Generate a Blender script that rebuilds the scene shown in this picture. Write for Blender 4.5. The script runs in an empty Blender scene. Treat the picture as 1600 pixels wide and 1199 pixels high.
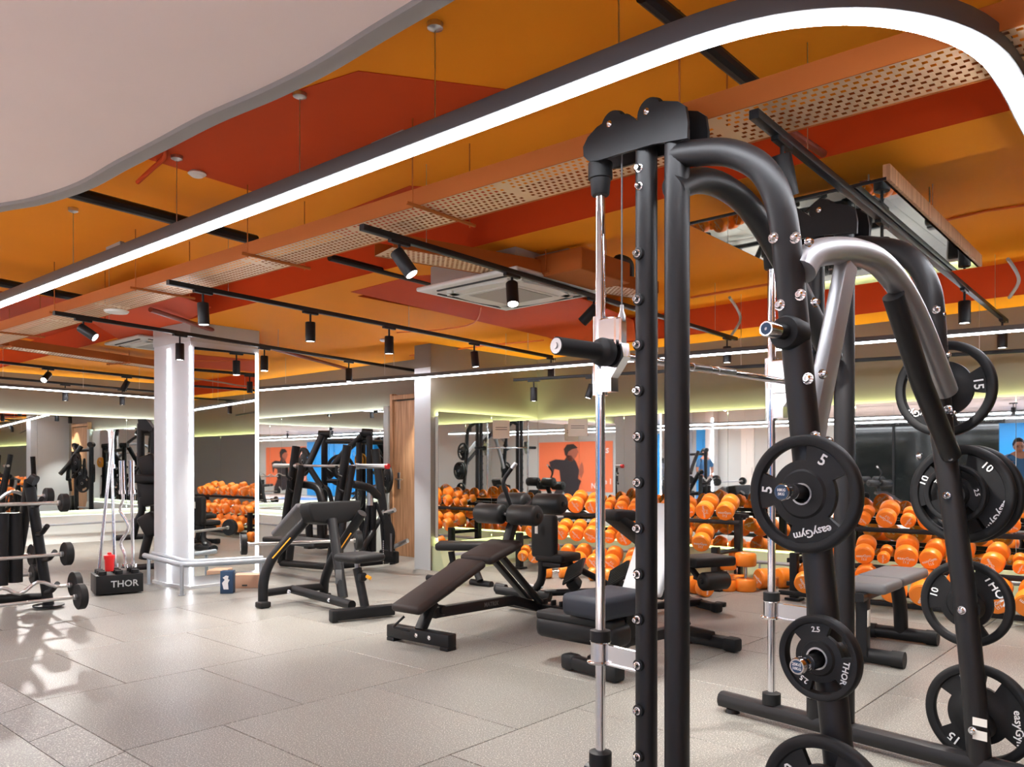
import bpy, bmesh, math, random
from mathutils import Vector, Matrix, Quaternion
random.seed(7)
S = bpy.context.scene
COL = S.collection
PI = math.pi
F = 1250.0; HV = 728.0; CH = 1.2
# ---------------- camera, world, exposure ----------------
cam_d = bpy.data.cameras.new('camera'); cam = bpy.data.objects.new('camera', cam_d); COL.objects.link(cam)
cam.location = (0, 0, CH); cam.rotation_euler = (PI/2, 0, 0)
cam_d.sensor_width = 36; cam_d.lens = 36*F/1600; cam_d.shift_y = (HV-599.5)/1600; cam_d.clip_start = .05
S.camera = cam
W = bpy.data.worlds.new('world'); S.world = W; W.use_nodes = True
W.node_tree.nodes['Background'].inputs[0].default_value = (.85, .9, 1, 1)
W.node_tree.nodes['Background'].inputs[1].default_value = .25
S.view_settings.view_transform = 'Standard'; S.view_settings.look = 'None'
S.view_settings.gamma = 1; S.view_settings.use_curve_mapping = False
S.view_settings.exposure = 1.25
S.cycles.use_denoising = True
S.cycles.max_bounces = 8; S.cycles.diffuse_bounces = 4; S.cycles.glossy_bounces = 6
S.cycles.sample_clamp_indirect = 6; S.cycles.use_light_tree = True
S.cycles.caustics_reflective = False; S.cycles.caustics_refractive = False
# ---------------- pixel and plan helpers ----------------
def V(u, v, Y): return Vector(((u-800)/F*Y, Y, CH-(v-HV)/F*Y))      # point at depth Y
def G(u, v, z=0): return V(u, v, (CH-z)*F/(v-HV))                   # point on the level z below eye
def H(u, v, z): return V(u, v, (z-CH)*F/(HV-v))                     # point on the level z above eye
DA = Vector((.746, -.666, 0)); DB = Vector((.666, .746, 0))
ANG = math.atan2(DA.y, DA.x)
def AB(a, b, z=0): return DA*a+DB*b+Vector((0, 0, z))
def ab(p): return p.dot(DA), p.dot(DB)
# ---------------- materials ----------------
def mat(name, c, rough=.5, metal=0, emit=0, bump=0, scale=200, vary=0, vscale=3, spec=.5, coat=0, ecol=None):
    m = bpy.data.materials.new(name); m.use_nodes = True; n = m.node_tree; b = n.nodes['Principled BSDF']
    b.inputs['Base Color'].default_value = (*c, 1); b.inputs['Roughness'].default_value = rough
    b.inputs['Metallic'].default_value = metal; b.inputs['Specular IOR Level'].default_value = spec
    if coat: b.inputs['Coat Weight'].default_value = coat
    if emit:
        b.inputs['Emission Color'].default_value = (*(ecol or c), 1); b.inputs['Emission Strength'].default_value = emit
    tc = n.nodes.new('ShaderNodeTexCoord')
    if bump:
        t = n.nodes.new('ShaderNodeTexNoise'); t.inputs['Scale'].default_value = scale; t.inputs['Detail'].default_value = 3
        bp = n.nodes.new('ShaderNodeBump'); bp.inputs['Strength'].default_value = bump; bp.inputs['Distance'].default_value = .002
        n.links.new(tc.outputs['Object'], t.inputs['Vector']); n.links.new(t.outputs['Fac'], bp.inputs['Height']); n.links.new(bp.outputs['Normal'], b.inputs['Normal'])
    if vary:
        t = n.nodes.new('ShaderNodeTexNoise'); t.inputs['Scale'].default_value = vscale; t.inputs['Detail'].default_value = 4
        r = n.nodes.new('ShaderNodeMapRange'); r.inputs['To Min'].default_value = 1-vary; r.inputs['To Max'].default_value = 1+vary
        mx = n.nodes.new('ShaderNodeVectorMath'); mx.operation = 'SCALE'; mx.inputs[0].default_value = c
        n.links.new(tc.outputs['Object'], t.inputs['Vector']); n.links.new(t.outputs['Fac'], r.inputs['Value']); n.links.new(r.outputs['Result'], mx.inputs['Scale'])
        n.links.new(mx.outputs['Vector'], b.inputs['Base Color'])
    return m
M = {}
M['black'] = mat('black powder coat', (.009, .009, .01), .42, 0, bump=.15, scale=900, spec=.3)
M['graph'] = mat('graphite powder coat', (.012, .0115, .0125), .4, 0, bump=.15, scale=900, spec=.4)
M['silver'] = mat('silver metallic paint', (.36, .36, .37), .36, .7)  # on the smith machine's arch it stands in for highlight
M['chrome'] = mat('chrome', (.8, .8, .82), .12, 1)
M['steel'] = mat('brushed steel', (.6, .6, .6), .3, 1)
M['rubber'] = mat('black rubber', (.008, .008, .0085), .55, bump=.2, scale=400, spec=.35)
M['foam'] = mat('black foam', (.006, .006, .006), .5, bump=.15, scale=300)
M['leather'] = mat('black upholstery', (.01, .0095, .01), .55, bump=.3, scale=700, spec=.3)
M['brownleather'] = mat('dark brown upholstery', (.027, .018, .016), .55, bump=.4, scale=700, spec=.3)
M['navy'] = mat('dark navy upholstery', (.008, .012, .022), .55, bump=.3, scale=700)
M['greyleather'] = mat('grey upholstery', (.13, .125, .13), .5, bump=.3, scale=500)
M['palegrey'] = mat('pale grey tone', (.5, .52, .53), .5)  # on the incline backrest it stands in for light
M['orange'] = mat('orange urethane', (.98, .27, .02), .38, coat=.2)
M['white'] = mat('white print', (.85, .85, .85), .5)
M['greyprint'] = mat('grey print', (.12, .12, .12), .6)
M['red'] = mat('red plastic', (.75, .02, .02), .35)
M['yellow'] = mat('yellow plastic', (.9, .4, .02), .4)
M['green'] = mat('green plate urethane', (.01, .3, .2), .45)
M['ceil'] = mat('bright orange ceiling paint', (.93, .31, .016), .7, vary=.06, vscale=1.2, spec=.15)
M['ceilred'] = mat('red ceiling paint', (.6, .07, .014), .7, vary=.05, spec=.15)
M['tray'] = mat('orange brown tray paint', (.42, .12, .025), .6, spec=.2)
M['trayu'] = mat('cream galvanised tray', (.8, .55, .33), .42, .35)
M['pink'] = mat('pale plaster soffit', (.85, .7, .64), .8, bump=.1, scale=60, vary=.03)
M['lip'] = mat('grey soffit edge', (.28, .25, .23), .7)
M['wall'] = mat('warm grey wall paint', (.21, .185, .15), .75, vary=.04)
M['wallw'] = mat('white wall paint', (.62, .65, .67), .7, vary=.03)
M['walld'] = mat('lobby grey wall', (.52, .55, .54), .7)
M['ledge'] = mat('pale ledge paint', (.72, .76, .72), .5)
M['ledgeg'] = mat('pale green ledge paint', (.6, .68, .42), .5)
M['tube'] = mat('white painted tube', (.42, .46, .5), .35, .3)
M['mirror'] = mat('mirror glass', (.86, .9, .88), .015, 1)
M['led'] = mat('led diffuser', (1, 1, 1), .5, emit=20, ecol=(.9, .93, 1))
M['led2'] = mat('thin led diffuser', (1, 1, 1), .5, emit=16, ecol=(.93, .93, 1))
M['cove'] = mat('green cove led', (1, 1, 1), .5, emit=22, ecol=(.85, 1, .45))
M['covew'] = mat('white cove led', (1, 1, 1), .5, emit=20, ecol=(.85, 1, .93))
M['lens'] = mat('lamp lens', (1, 1, 1), .5, emit=12, ecol=(1, .97, .92))
M['prof'] = mat('dark grey light profile', (.1, .095, .095), .5)
M['led3'] = mat('column led diffuser', (1, 1, 1), .5, emit=6, ecol=(.93, .93, 1))
M['wood'] = mat('oak', (.5, .27, .12), .5)
M['ac'] = mat('white plastic', (.75, .74, .7), .45)
M['acgrey'] = mat('grey plastic grille', (.42, .4, .37), .6)
M['blue'] = mat('blue paint', (.015, .28, .68), .4)
M['glass'] = mat('dark glass', (.01, .012, .012), .08)
M['poster'] = mat('orange poster print', (.85, .2, .08), .6)
M['posterg'] = mat('dark green poster print', (.02, .09, .07), .6)
M['skin'] = mat('skin', (.45, .2, .12), .55)
M['pink2'] = mat('skin print', (.4, .12, .07), .6)
M['hair'] = mat('dark hair', (.01, .008, .007), .6)
M['ink'] = mat('charcoal print', (.025, .02, .025), .6)
M['paper'] = mat('paper', (.8, .78, .72), .8)
M['cloth'] = mat('denim blue cloth', (.04, .14, .3), .8)
M['card'] = mat('brown cardboard', (.62, .36, .24), .7)
M['navybox'] = mat('navy print', (.02, .06, .13), .5)
M['pipe'] = mat('dark red pipe paint', (.25, .05, .025), .45)
M['opipe'] = mat('orange pipe paint', (.75, .16, .02), .5)
M['bluemat'] = mat('blue mat', (.1, .25, .6), .6)
# wood grain
def woodgrain(m):
    n = m.node_tree; b = n.nodes['Principled BSDF']; tc = n.nodes.new('ShaderNodeTexCoord'); mp = n.nodes.new('ShaderNodeMapping')
    mp.inputs['Scale'].default_value = (30, 30, 1.2); t = n.nodes.new('ShaderNodeTexNoise'); t.inputs['Scale'].default_value = 2; t.inputs['Detail'].default_value = 6
    r = n.nodes.new('ShaderNodeValToRGB'); r.color_ramp.elements[0].color = (.36, .18, .08, 1); r.color_ramp.elements[1].color = (.62, .36, .19, 1)
    r.color_ramp.elements[0].position = .35; r.color_ramp.elements[1].position = .65
    n.links.new(tc.outputs['Object'], mp.inputs[0]); n.links.new(mp.outputs[0], t.inputs['Vector']); n.links.new(t.outputs['Fac'], r.inputs[0]); n.links.new(r.outputs[0], b.inputs['Base Color'])
woodgrain(M['wood'])
# speckled rubber floor
def floormat(name, c0, c1, rough):
    m = bpy.data.materials.new(name); m.use_nodes = True; n = m.node_tree; b = n.nodes['Principled BSDF']; g = n.nodes.new('ShaderNodeNewGeometry')
    t = n.nodes.new('ShaderNodeTexNoise'); t.inputs['Scale'].default_value = 160; t.inputs['Detail'].default_value = 2
    r = n.nodes.new('ShaderNodeValToRGB'); e = r.color_ramp.elements; e[0].position = .42; e[0].color = (*c0, 1); e[1].position = .6; e[1].color = (*c1, 1)
    x = e.new(.66); x.color = (min(1, c1[0]*2.2), min(1, c1[1]*2.2), min(1, c1[2]*2.2), 1)
    t2 = n.nodes.new('ShaderNodeTexNoise'); t2.inputs['Scale'].default_value = 1.3; t2.inputs['Detail'].default_value = 4
    mr = n.nodes.new('ShaderNodeMapRange'); mr.inputs['To Min'].default_value = rough-.07; mr.inputs['To Max'].default_value = rough+.1
    bp = n.nodes.new('ShaderNodeBump'); bp.inputs['Strength'].default_value = .25; bp.inputs['Distance'].default_value = .002
    oi = n.nodes.new('ShaderNodeObjectInfo'); mo = n.nodes.new('ShaderNodeMapRange'); mo.inputs['To Min'].default_value = .93; mo.inputs['To Max'].default_value = 1.06
    mx = n.nodes.new('ShaderNodeVectorMath'); mx.operation = 'SCALE'
    L = n.links.new
    L(g.outputs['Position'], t.inputs['Vector']); L(g.outputs['Position'], t2.inputs['Vector']); L(t.outputs['Fac'], r.inputs[0]); L(oi.outputs['Random'], mo.inputs['Value'])
    L(r.outputs[0], mx.inputs[0]); L(mo.outputs[0], mx.inputs['Scale']); L(mx.outputs[0], b.inputs['Base Color']); L(t2.outputs['Fac'], mr.inputs['Value']); L(mr.outputs[0], b.inputs['Roughness'])
    L(t.outputs['Fac'], bp.inputs['Height']); L(bp.outputs['Normal'], b.inputs['Normal'])
    return m
M['floor'] = floormat('speckled grey rubber floor', (.175, .168, .15), (.262, .25, .224), .38)
M['lobby'] = mat('pale bounce floor', (.78, .7, .64), .5)  # paleness chosen to throw light up at the soffit
M['gap'] = mat('dark joint', (.05, .048, .045), .8)
# ---------------- mesh builder ----------------
class MB:
    def __init__(s): s.bm = bmesh.new()
    def poly(s, pts):
        return s.bm.faces.new([s.bm.verts.new(p) for p in pts])
    def hexa(s, b, t):            # bottom ring, top ring (same order)
        n = len(b); vb = [s.bm.verts.new(p) for p in b]; vt = [s.bm.verts.new(p) for p in t]
        s.bm.faces.new(vb[::-1]); s.bm.faces.new(vt)
        for i in range(n): s.bm.faces.new([vb[i], vb[(i+1) % n], vt[(i+1) % n], vt[i]])
        return s
    def box(s, c, size, R=None, bev=0, seg=2):
        b2 = bmesh.new(); bmesh.ops.create_cube(b2, size=1)
        bmesh.ops.scale(b2, vec=size, verts=b2.verts)
        if bev: bmesh.ops.bevel(b2, geom=b2.edges[:], offset=min(bev, min(size)*.49), segments=seg, affect='EDGES', profile=.5)
        if R is not None:
            for v in b2.verts: v.co = R @ v.co
        bmesh.ops.translate(b2, vec=Vector(c), verts=b2.verts); s.merge(b2); return s
    def merge(s, b2):
        me = bpy.data.meshes.new('tmp'); b2.to_mesh(me); b2.free(); s.bm.from_mesh(me); bpy.data.meshes.remove(me)
    def prism(s, pts, d):         # closed planar outline extruded by vector d
        d = Vector(d); s.hexa([Vector(p) for p in pts], [Vector(p)+d for p in pts]); return s
    def sweep(s, pts, sec, up=(0, 0, 1), closed=False, cap=True):
        pts = [Vector(p) for p in pts]; n = len(pts); up = Vector(up); rings = []; prev = None
        for i, p in enumerate(pts):
            if closed: t = (pts[(i+1) % n]-pts[i-1])
            else: t = pts[min(i+1, n-1)]-pts[max(i-1, 0)]
            t.normalize()
            ref = up if prev is None or abs(t.dot(up)) < .9 else prev
            x = t.cross(ref)
            if x.length < 1e-4: x = t.cross(Vector((1, 0, 0)))
            x.normalize(); y = x.cross(t).normalized(); prev = y
            k = 1.0
            if 0 < i < n-1 or closed:
                d0 = (pts[i]-pts[i-1]).normalized(); d1 = (pts[(i+1) % n]-pts[i]).normalized(); k = 1/max(.5, math.sqrt(max(0, (1+d0.dot(d1))/2)))
                bn = d0.cross(d1)
            rings.append([s.bm.verts.new(p+x*a*k+y*b) for a, b in sec])
        m = len(sec)
        for i in range(n if closed else n-1):
            A, B = rings[i], rings[(i+1) % n]
            for j in range(m): s.bm.faces.new([A[j], A[(j+1) % m], B[(j+1) % m], B[j]])
        if cap and not closed: s.bm.faces.new(rings[0][::-1]); s.bm.faces.new(rings[-1])
        return s
    def tube(s, pts, r, n=14, up=None, rr=None):
        pts = [Vector(p) for p in pts]; N = len(pts); rings = []
        t0 = (pts[1]-pts[0]).normalized(); x = t0.orthogonal().normalized()
        for i, p in enumerate(pts):
            t = (pts[min(i+1, N-1)]-pts[max(i-1, 0)]).normalized()
            x = (x-t*x.dot(t)).normalized(); y = t.cross(x)
            R = rr[i] if rr else r
            rings.append([s.bm.verts.new(p+(x*math.cos(2*PI*k/n)+y*math.sin(2*PI*k/n))*R) for k in range(n)])
        for i in range(N-1):
            A, B = rings[i], rings[i+1]
            for j in range(n): s.bm.faces.new([A[j], A[(j+1) % n], B[(j+1) % n], B[j]])
        s.bm.faces.new(rings[0][::-1]); s.bm.faces.new(rings[-1]); return s
    def lathe(s, c, axis, prof, n=24, cap=True):   # prof: (distance along axis, radius)
        axis = Vector(axis).normalized(); x = axis.orthogonal().normalized(); y = axis.cross(x); c = Vector(c); rings = []
        for d, r in prof: rings.append([s.bm.verts.new(c+axis*d+(x*math.cos(2*PI*k/n)+y*math.sin(2*PI*k/n))*max(r, 1e-4)) for k in range(n)])
        for A, B in zip(rings, rings[1:]):
            for j in range(n): s.bm.faces.new([A[j], A[(j+1) % n], B[(j+1) % n], B[j]])
        if cap: s.bm.faces.new(rings[0][::-1]); s.bm.faces.new(rings[-1])
        return s
def rsec(w, h, r=.008):
    r = min(r, w/2.2, h/2.2); out = []
    for cx, cy, a0 in ((w/2-r, h/2-r, 0), (-w/2+r, h/2-r, 90), (-w/2+r, -h/2+r, 180), (w/2-r, -h/2+r, 270)):
        for k in (0, 45, 90): a = math.radians(a0+k); out.append((cx+r*math.cos(a), cy+r*math.sin(a)))
    return out
def csec(r, n=14): return [(r*math.cos(2*PI*k/n), r*math.sin(2*PI*k/n)) for k in range(n)]
def fillet(pts, r, n=6):
    pts = [Vector(p) for p in pts]; out = [pts[0]]
    for i in range(1, len(pts)-1):
        a, b, c = pts[i-1], pts[i], pts[i+1]; d0 = a-b; d1 = c-b; k = min(r, d0.length*.49, d1.length*.49)
        p0 = b+d0.normalized()*k; p1 = b+d1.normalized()*k
        for j in range(n+1): t = j/n; out.append(p0*(1-t)**2+b*2*t*(1-t)+p1*t*t)
    out.append(pts[-1]); return out
def spline(pts, n=6):
    P = [Vector(p) for p in pts]; out = []
    for i in range(len(P)-1):
        p0 = P[max(i-1, 0)]; p1 = P[i]; p2 = P[i+1]; p3 = P[min(i+2, len(P)-1)]
        for j in range(n):
            t = j/n; out.append(.5*((2*p1)+(p2-p0)*t+(2*p0-5*p1+4*p2-p3)*t*t+(3*p1-p0-3*p2+p3)*t**3))
    out.append(P[-1]); return out
ORG = [Vector((0, 0, 0))]
def link(name, me, m, parent):
    o = bpy.data.objects.new(name, me); COL.objects.link(o)
    if m is not None: me.materials.append(M[m] if isinstance(m, str) else m)
    if parent is not None: o.parent = parent
    return o
def part(name, mb, m, parent=None, label=None, smooth=35, kind=None):
    bm = mb.bm; bmesh.ops.recalc_face_normals(bm, faces=bm.faces)
    if parent is not None: bmesh.ops.translate(bm, vec=-ORG[0], verts=bm.verts)
    me = bpy.data.meshes.new(name); bm.to_mesh(me); bm.free()
    me.polygons.foreach_set('use_smooth', [True]*len(me.polygons)); me.set_sharp_from_angle(angle=math.radians(smooth))
    o = link(name, me, m, parent)
    if label: o['label'] = label
    if kind: o['kind'] = kind
    return o
def tag(o, label, cat, group=None):
    o['label'] = label; o['category'] = cat
    if group: o['group'] = group
    return o
def thing(name, label, cat, loc=(0, 0, 0), group=None):
    o = bpy.data.objects.new(name, None); COL.objects.link(o); o.location = loc; o.empty_display_size = .05
    ORG[0] = Vector(loc); return tag(o, label, cat, group)
def struct(name, mb, m, kind='structure'):
    ORG[0] = Vector((0, 0, 0)); o = part(name, mb, m); o['kind'] = kind; return o
def single(name, mb, m, label, cat, group=None, loc=None):   # a one-mesh thing whose origin sits at loc
    o = part(name, mb, m)
    if loc is not None:
        loc = Vector(loc); o.data.transform(Matrix.Translation(-loc)); o.location = loc
    return tag(o, label, cat, group)
KIDS = {}
def copy_tree(root, mtx=None, label=None, group=None):
    kids = KIDS.setdefault('x', {})
    if root.name not in kids: kids[root.name] = [c for c in bpy.data.objects if c.parent == root]
    r = root.copy(); COL.objects.link(r)
    if mtx is not None: r.matrix_world = mtx
    if label: r['label'] = label
    if group: r['group'] = group
    for ch in kids[root.name]:
        c = ch.copy(); COL.objects.link(c); c.parent = r
        if ch.name not in kids: kids[ch.name] = [d for d in bpy.data.objects if d.parent == ch]
        for g in kids[ch.name]:
            d = g.copy(); COL.objects.link(d); d.parent = c
    return r
ORD = ['first', 'second', 'third', 'fourth', 'fifth', 'sixth', 'seventh', 'eighth', 'ninth', 'tenth', 'eleventh', 'twelfth', 'thirteenth', 'fourteenth', 'fifteenth', 'sixteenth', 'seventeenth', 'eighteenth', 'nineteenth', 'twentieth', 'twenty-first', 'twenty-second', 'twenty-third', 'twenty-fourth']
TXT = {}
def textmesh(s, size=1.0, ext=.004, bold=.012):
    k = (s, size, ext)
    if k not in TXT:
        cu = bpy.data.curves.new('t', 'FONT'); cu.body = s; cu.size = size; cu.extrude = ext; cu.align_x = 'CENTER'; cu.align_y = 'CENTER'; cu.offset = bold*size; cu.resolution_u = 2
        o = bpy.data.objects.new('t', cu); COL.objects.link(o); dg = bpy.context.evaluated_depsgraph_get()
        me = bpy.data.meshes.new_from_object(o.evaluated_get(dg)); bpy.data.objects.remove(o); bpy.data.curves.remove(cu)
        TXT[k] = me
    return TXT[k]
def lettering(s, size, pos, xdir, ydir, m, parent, name='lettering', ext=.0008):
    x = Vector(xdir).normalized(); y = Vector(ydir).normalized(); z = x.cross(y)
    me = textmesh(s, size, ext).copy(); T = Matrix((x, y, z)).transposed().to_4x4(); T.translation = Vector(pos)-(ORG[0] if parent is not None else Vector((0, 0, 0)))
    me.transform(T); me.materials.clear(); return link(name, me, m, parent)
# ================= the room shell =================
CZ = 2.85; SZ = 2.6
AL, BA, BR, AR = -13.6, 7.0, 8.1, 7.0      # left wall a, wall A b, right wall b, far right end a
ASEC, BP = -6.78, 6.2                      # section wall a, pier face b
BB = -5.0                                  # wall behind the camera
def wallbox(name, p, q, z0, z1, th, m, kind='structure'):
    p = Vector(p); q = Vector(q); d = (q-p).normalized(); nrm = Vector((d.y, -d.x, 0))*th
    mb = MB(); mb.hexa([p+Vector((0, 0, z0)), q+Vector((0, 0, z0)), q+nrm+Vector((0, 0, z0)), p+nrm+Vector((0, 0, z0))],
                       [p+Vector((0, 0, z1)), q+Vector((0, 0, z1)), q+nrm+Vector((0, 0, z1)), p+nrm+Vector((0, 0, z1))])
    return struct(name, mb, m, kind)
# sub floor
mb = MB(); mb.hexa([AB(AL-.2, BB-.2, -.2), AB(AR+.2, BB-.2, -.2), AB(AR+.2, BR+.3, -.2), AB(AL-.2, BR+.3, -.2)],
                   [AB(AL-.2, BB-.2, -.05), AB(AR+.2, BB-.2, -.05), AB(AR+.2, BR+.3, -.05), AB(AL-.2, BR+.3, -.05)])
floor = struct('floor', mb, 'gap')
# rubber tiles: rows parallel to DB (1.09 wide), cross joints every 0.44
TA, TB = 1.06, .43*2.0
o0 = ab(G(349, 1133)); EDGE = None
pe = ab(G(120, 1130)); be = min(ab(G(52, 1089))[1], 99)
b_edge = ab(G(187, 1170))[1]
tl = []
na = 0
for i in range(-13, 8):
    a0 = o0[0]+i*TA
    if a0+TA < AL or a0 > AR: continue
    off = TB*.5 if i % 2 else 0
    for j in range(-2, 12):
        b0 = o0[1]+j*TB-off; b1 = b0+TB
        b0 = max(b0, b_edge); b1 = min(b1, BR-.02 if a0 > ASEC-.4 else BA)
        if b_edge < b0 < b_edge+.08: b0 = b_edge
        if b1-b0 < .08: continue
        A0 = max(a0, AL); A1 = min(a0+TA, AR); c = AB((A0+A1)/2, (b0+b1)/2)
        vis = c.y > .5 and abs(c.x/c.y) < .72
        tl.append((0 if vis else 1, c.length, A0, A1, b0, b1))
tl.sort()
stuff = MB()
tilemesh = {}
for k, (nv, _, A0, A1, b0, b1) in enumerate(tl):
    sx, sy = A1-A0-.005, b1-b0-.005; c = AB((A0+A1)/2, (b0+b1)/2, -.025)
    if k < 295 and not nv:
        key = (round(sx, 3), round(sy, 3))
        if key not in tilemesh:
            t = MB(); t.box((0, 0, 0), (sx, sy, .05), None, .0018, 1); o = part('rubber_tile', t, 'floor'); tilemesh[key] = o.data
            o.parent = floor
        else:
            o = bpy.data.objects.new('rubber_tile', tilemesh[key]); COL.objects.link(o); o.parent = floor
        o.location = c; o.rotation_euler = (0, 0, ANG)
    else: stuff.box(c, (sx, sy, .05), Matrix.Rotation(ANG, 3, 'Z'), .0018, 1)
ORG[0] = Vector((0, 0, 0)); o = part('distant_rubber_tiles', stuff, 'floor', floor); o['kind'] = 'stuff'
# sloped edge pieces and the lower floor beyond
eb0 = b_edge-.2
RB = .53
k = 0
for i in range(-20, 10):
    a0 = ab(G(146, 1188))[0]+i*RB
    mb = MB(); g = .003
    mb.hexa([AB(a0+g, eb0, -.045), AB(a0+RB-g, eb0, -.045), AB(a0+RB-g, b_edge-g, -.045), AB(a0+g, b_edge-g, -.045)],
            [AB(a0+g, eb0, -.03), AB(a0+RB-g, eb0, -.03), AB(a0+RB-g, b_edge-g, 0), AB(a0+g, b_edge-g, 0)])
    o = part('ramp_edge_piece', mb, 'floor', floor)
for nm_, b0_, b1_, m_ in (('lower_floor_sheet', -.8, eb0-.004, 'floor'), ('bounce_floor_sheet', BB, -.804, 'lobby')):  # unseen rear sheet is made pale to bounce light upward
    mb = MB(); mb.hexa([AB(AL, b0_, -.05), AB(AR, b0_, -.05), AB(AR, b1_, -.05), AB(AL, b1_, -.05)], [AB(AL, b0_, -.03), AB(AR, b0_, -.03), AB(AR, b1_, -.03), AB(AL, b1_, -.03)]); part(nm_, mb, m_, floor)
# ceiling slab with lowered soffits; coffers as openings (frame a,b)
def cq(u, v, z=SZ): return ab(H(u, v, z))
bL1 = cq(800, 371)[1]; bC0 = bL1+.42
aC = -5.35
aL4 = cq(300, 270)[0]
mb = MB(); mb.hexa([AB(AL-.2, BB-.2, CZ), AB(AR+.2, BB-.2, CZ), AB(AR+.2, BR+.3, CZ), AB(AL-.2, BR+.3, CZ)],
                   [AB(AL-.2, BB-.2, CZ+.15), AB(AR+.2, BB-.2, CZ+.15), AB(AR+.2, BR+.3, CZ+.15), AB(AL-.2, BR+.3, CZ+.15)])
ceiling = struct('ceiling', mb, 'ceil')
def beam(a0, a1, b0, b1, z0=SZ, z1=CZ, m='ceil', red=None):
    mb = MB(); mb.hexa([AB(a0, b0, z0), AB(a1, b0, z0), AB(a1, b1, z0), AB(a0, b1, z0)], [AB(a0, b0, z1), AB(a1, b0, z1), AB(a1, b1, z1), AB(a0, b1, z1)])
    o = part('ceiling_beam', mb, m, ceiling)
    if red:          # painted faces: n = list of face ids by normal
        o.data.materials.append(M['ceilred'])
        for p in o.data.polygons:
            for r in red:
                if p.normal.dot(r) > .9: p.material_index = 1
    return o
bW = 7.55
beam(AL, AR, bL1, bC0, red=[-DB])                           # long cross beam with a red near face
beam(AL, aC, bC0, BR, red=[DA])                             # lowered field on the left of the coffer
beam(aC, AR, bW, BR, red=[-DB], z0=SZ-.02)                  # beam along the right wall
def paint(name, pts, m='ceilred', z=CZ):                    # flat painted field, 2 mm proud
    mb = MB(); mb.prism([Vector((p.x, p.y, z-.004)) for p in pts], (0, 0, .003)); return part(name, mb, m, ceiling)
def pp(lst, z=CZ): return [H(u, v, z) for u, v in lst]
paint('red_painted_field', pp([(180, 232), (400, 300), (640, 215), (800, 140), (560, 110), (340, 180)]))
paint('red_painted_field', pp([(480, 352), (600, 385), (800, 300), (640, 290)]))  # shadow below the long light, put in as a red field
paint('red_painted_field', pp([(0, 455), (0, 520), (200, 560), (265, 490), (130, 470)]))
paint('red_painted_field', pp([(548, 456), (640, 432), (800, 420), (990, 500), (1000, 585), (856, 527)], SZ-.001), z=SZ)
paint('red_painted_field', pp([(130, 495), (260, 455), (330, 480), (210, 545)], SZ), z=SZ)
# walls
wt = 2.58
wallL = wallbox('wall_left', AB(AL, BB), AB(AL, BA), 0, CZ, -.15, 'wall')
wallA = wallbox('wall_back', AB(AL, BA), AB(-7.0, BA), 0, CZ, -.15, 'wall')
wallR = wallbox('wall_right', AB(ASEC, BR), AB(AR, BR), 0, CZ, -.15, 'wall')
wallS = wallbox('wall_section', AB(ASEC, BP+.0), AB(ASEC, BR), 0, CZ, -.01, 'wall')
mb = MB(); mb.hexa([AB(-7.06, BP), AB(ASEC-.001, BP), AB(ASEC-.001, BR), AB(-7.06, BR)], [AB(-7.06, BP, 2.33), AB(ASEC-.001, BP, 2.33), AB(ASEC-.001, BR, 2.33), AB(-7.06, BR, 2.33)])
pier = struct('wall_pier', mb, 'wallw')
mb = MB(); mb.hexa([AB(-7.06, BP, 2.331), AB(ASEC-.001, BP, 2.331), AB(ASEC-.001, BR, 2.331), AB(-7.06, BR, 2.331)], [AB(-7.06, BP, CZ), AB(ASEC-.001, BP, CZ), AB(ASEC-.001, BR, CZ), AB(-7.06, BR, CZ)])
struct('wall_pier_head', mb, 'wall')
wallF = wallbox('wall_front', AB(AL, BB), AB(AR, BB), 0, CZ, .15, 'walld')
wallE = wallbox('wall_end', AB(AR, BB), AB(AR, BR), 0, CZ, .15, 'walld')
# ---------------- mirrors with hidden cove leds ----------------
def mirror_run(name, a0, b0, a1, b1, z0, z1, npan, nrm, parent, covem, down=True):
    p = AB(a0, b0); q = AB(a1, b1); nrm = nrm.normalized(); ORG[0] = Vector((0, 0, 0))
    for i in range(npan):
        s = p.lerp(q, i/npan); e = p.lerp(q, (i+1)/npan); d = (e-s).normalized()
        s2 = s+d*.002; e2 = e-d*.002; mb = MB()
        mb.hexa([s2+nrm*.055+Vector((0, 0, z0)), e2+nrm*.055+Vector((0, 0, z0)), e2+nrm*.06+Vector((0, 0, z0)), s2+nrm*.06+Vector((0, 0, z0))],
                [s2+nrm*.055+Vector((0, 0, z1)), e2+nrm*.055+Vector((0, 0, z1)), e2+nrm*.06+Vector((0, 0, z1)), s2+nrm*.06+Vector((0, 0, z1))])
        part('mirror_panel', mb, 'mirror', parent)
    d = (q-p).normalized(); R = Matrix.Rotation(math.atan2(d.y, d.x), 3, 'Z'); c = (p+q)/2; L = (q-p).length
    mb = MB(); mb.box(c+nrm*.026+Vector((0, 0, (z0+z1)/2)), (L-.02, .05, z1-z0-.1), R); part('mirror_backing_board', mb, 'ledge', parent)
    mb = MB(); mb.box(c+nrm*.03+Vector((0, 0, z1-.03)), (L-.04, .02, .012), R); part('cove_light_strip', mb, covem, parent)
    if down:
        mb = MB(); mb.box(c+nrm*.03+Vector((0, 0, z0+.03)), (L-.04, .02, .012), R); part('cove_light_strip', mb, covem, parent)
mirror_run('m', ASEC, BP+.06, ASEC, BR-.06, .32, 1.82, 2, DA, wallS, 'cove')
mirror_run('m', ASEC+.06, BR, AR-.3, BR, .32, 1.80, 10, -DB, wallR, 'cove')
mirror_run('m', AL+.06, BA, -8.52, BA, .5, 1.96, 4, -DB, wallA, 'covew')
mirror_run('m', AL, .3, AL, BA-.06, .5, 1.98, 5, DA, wallL, 'covew')
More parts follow.
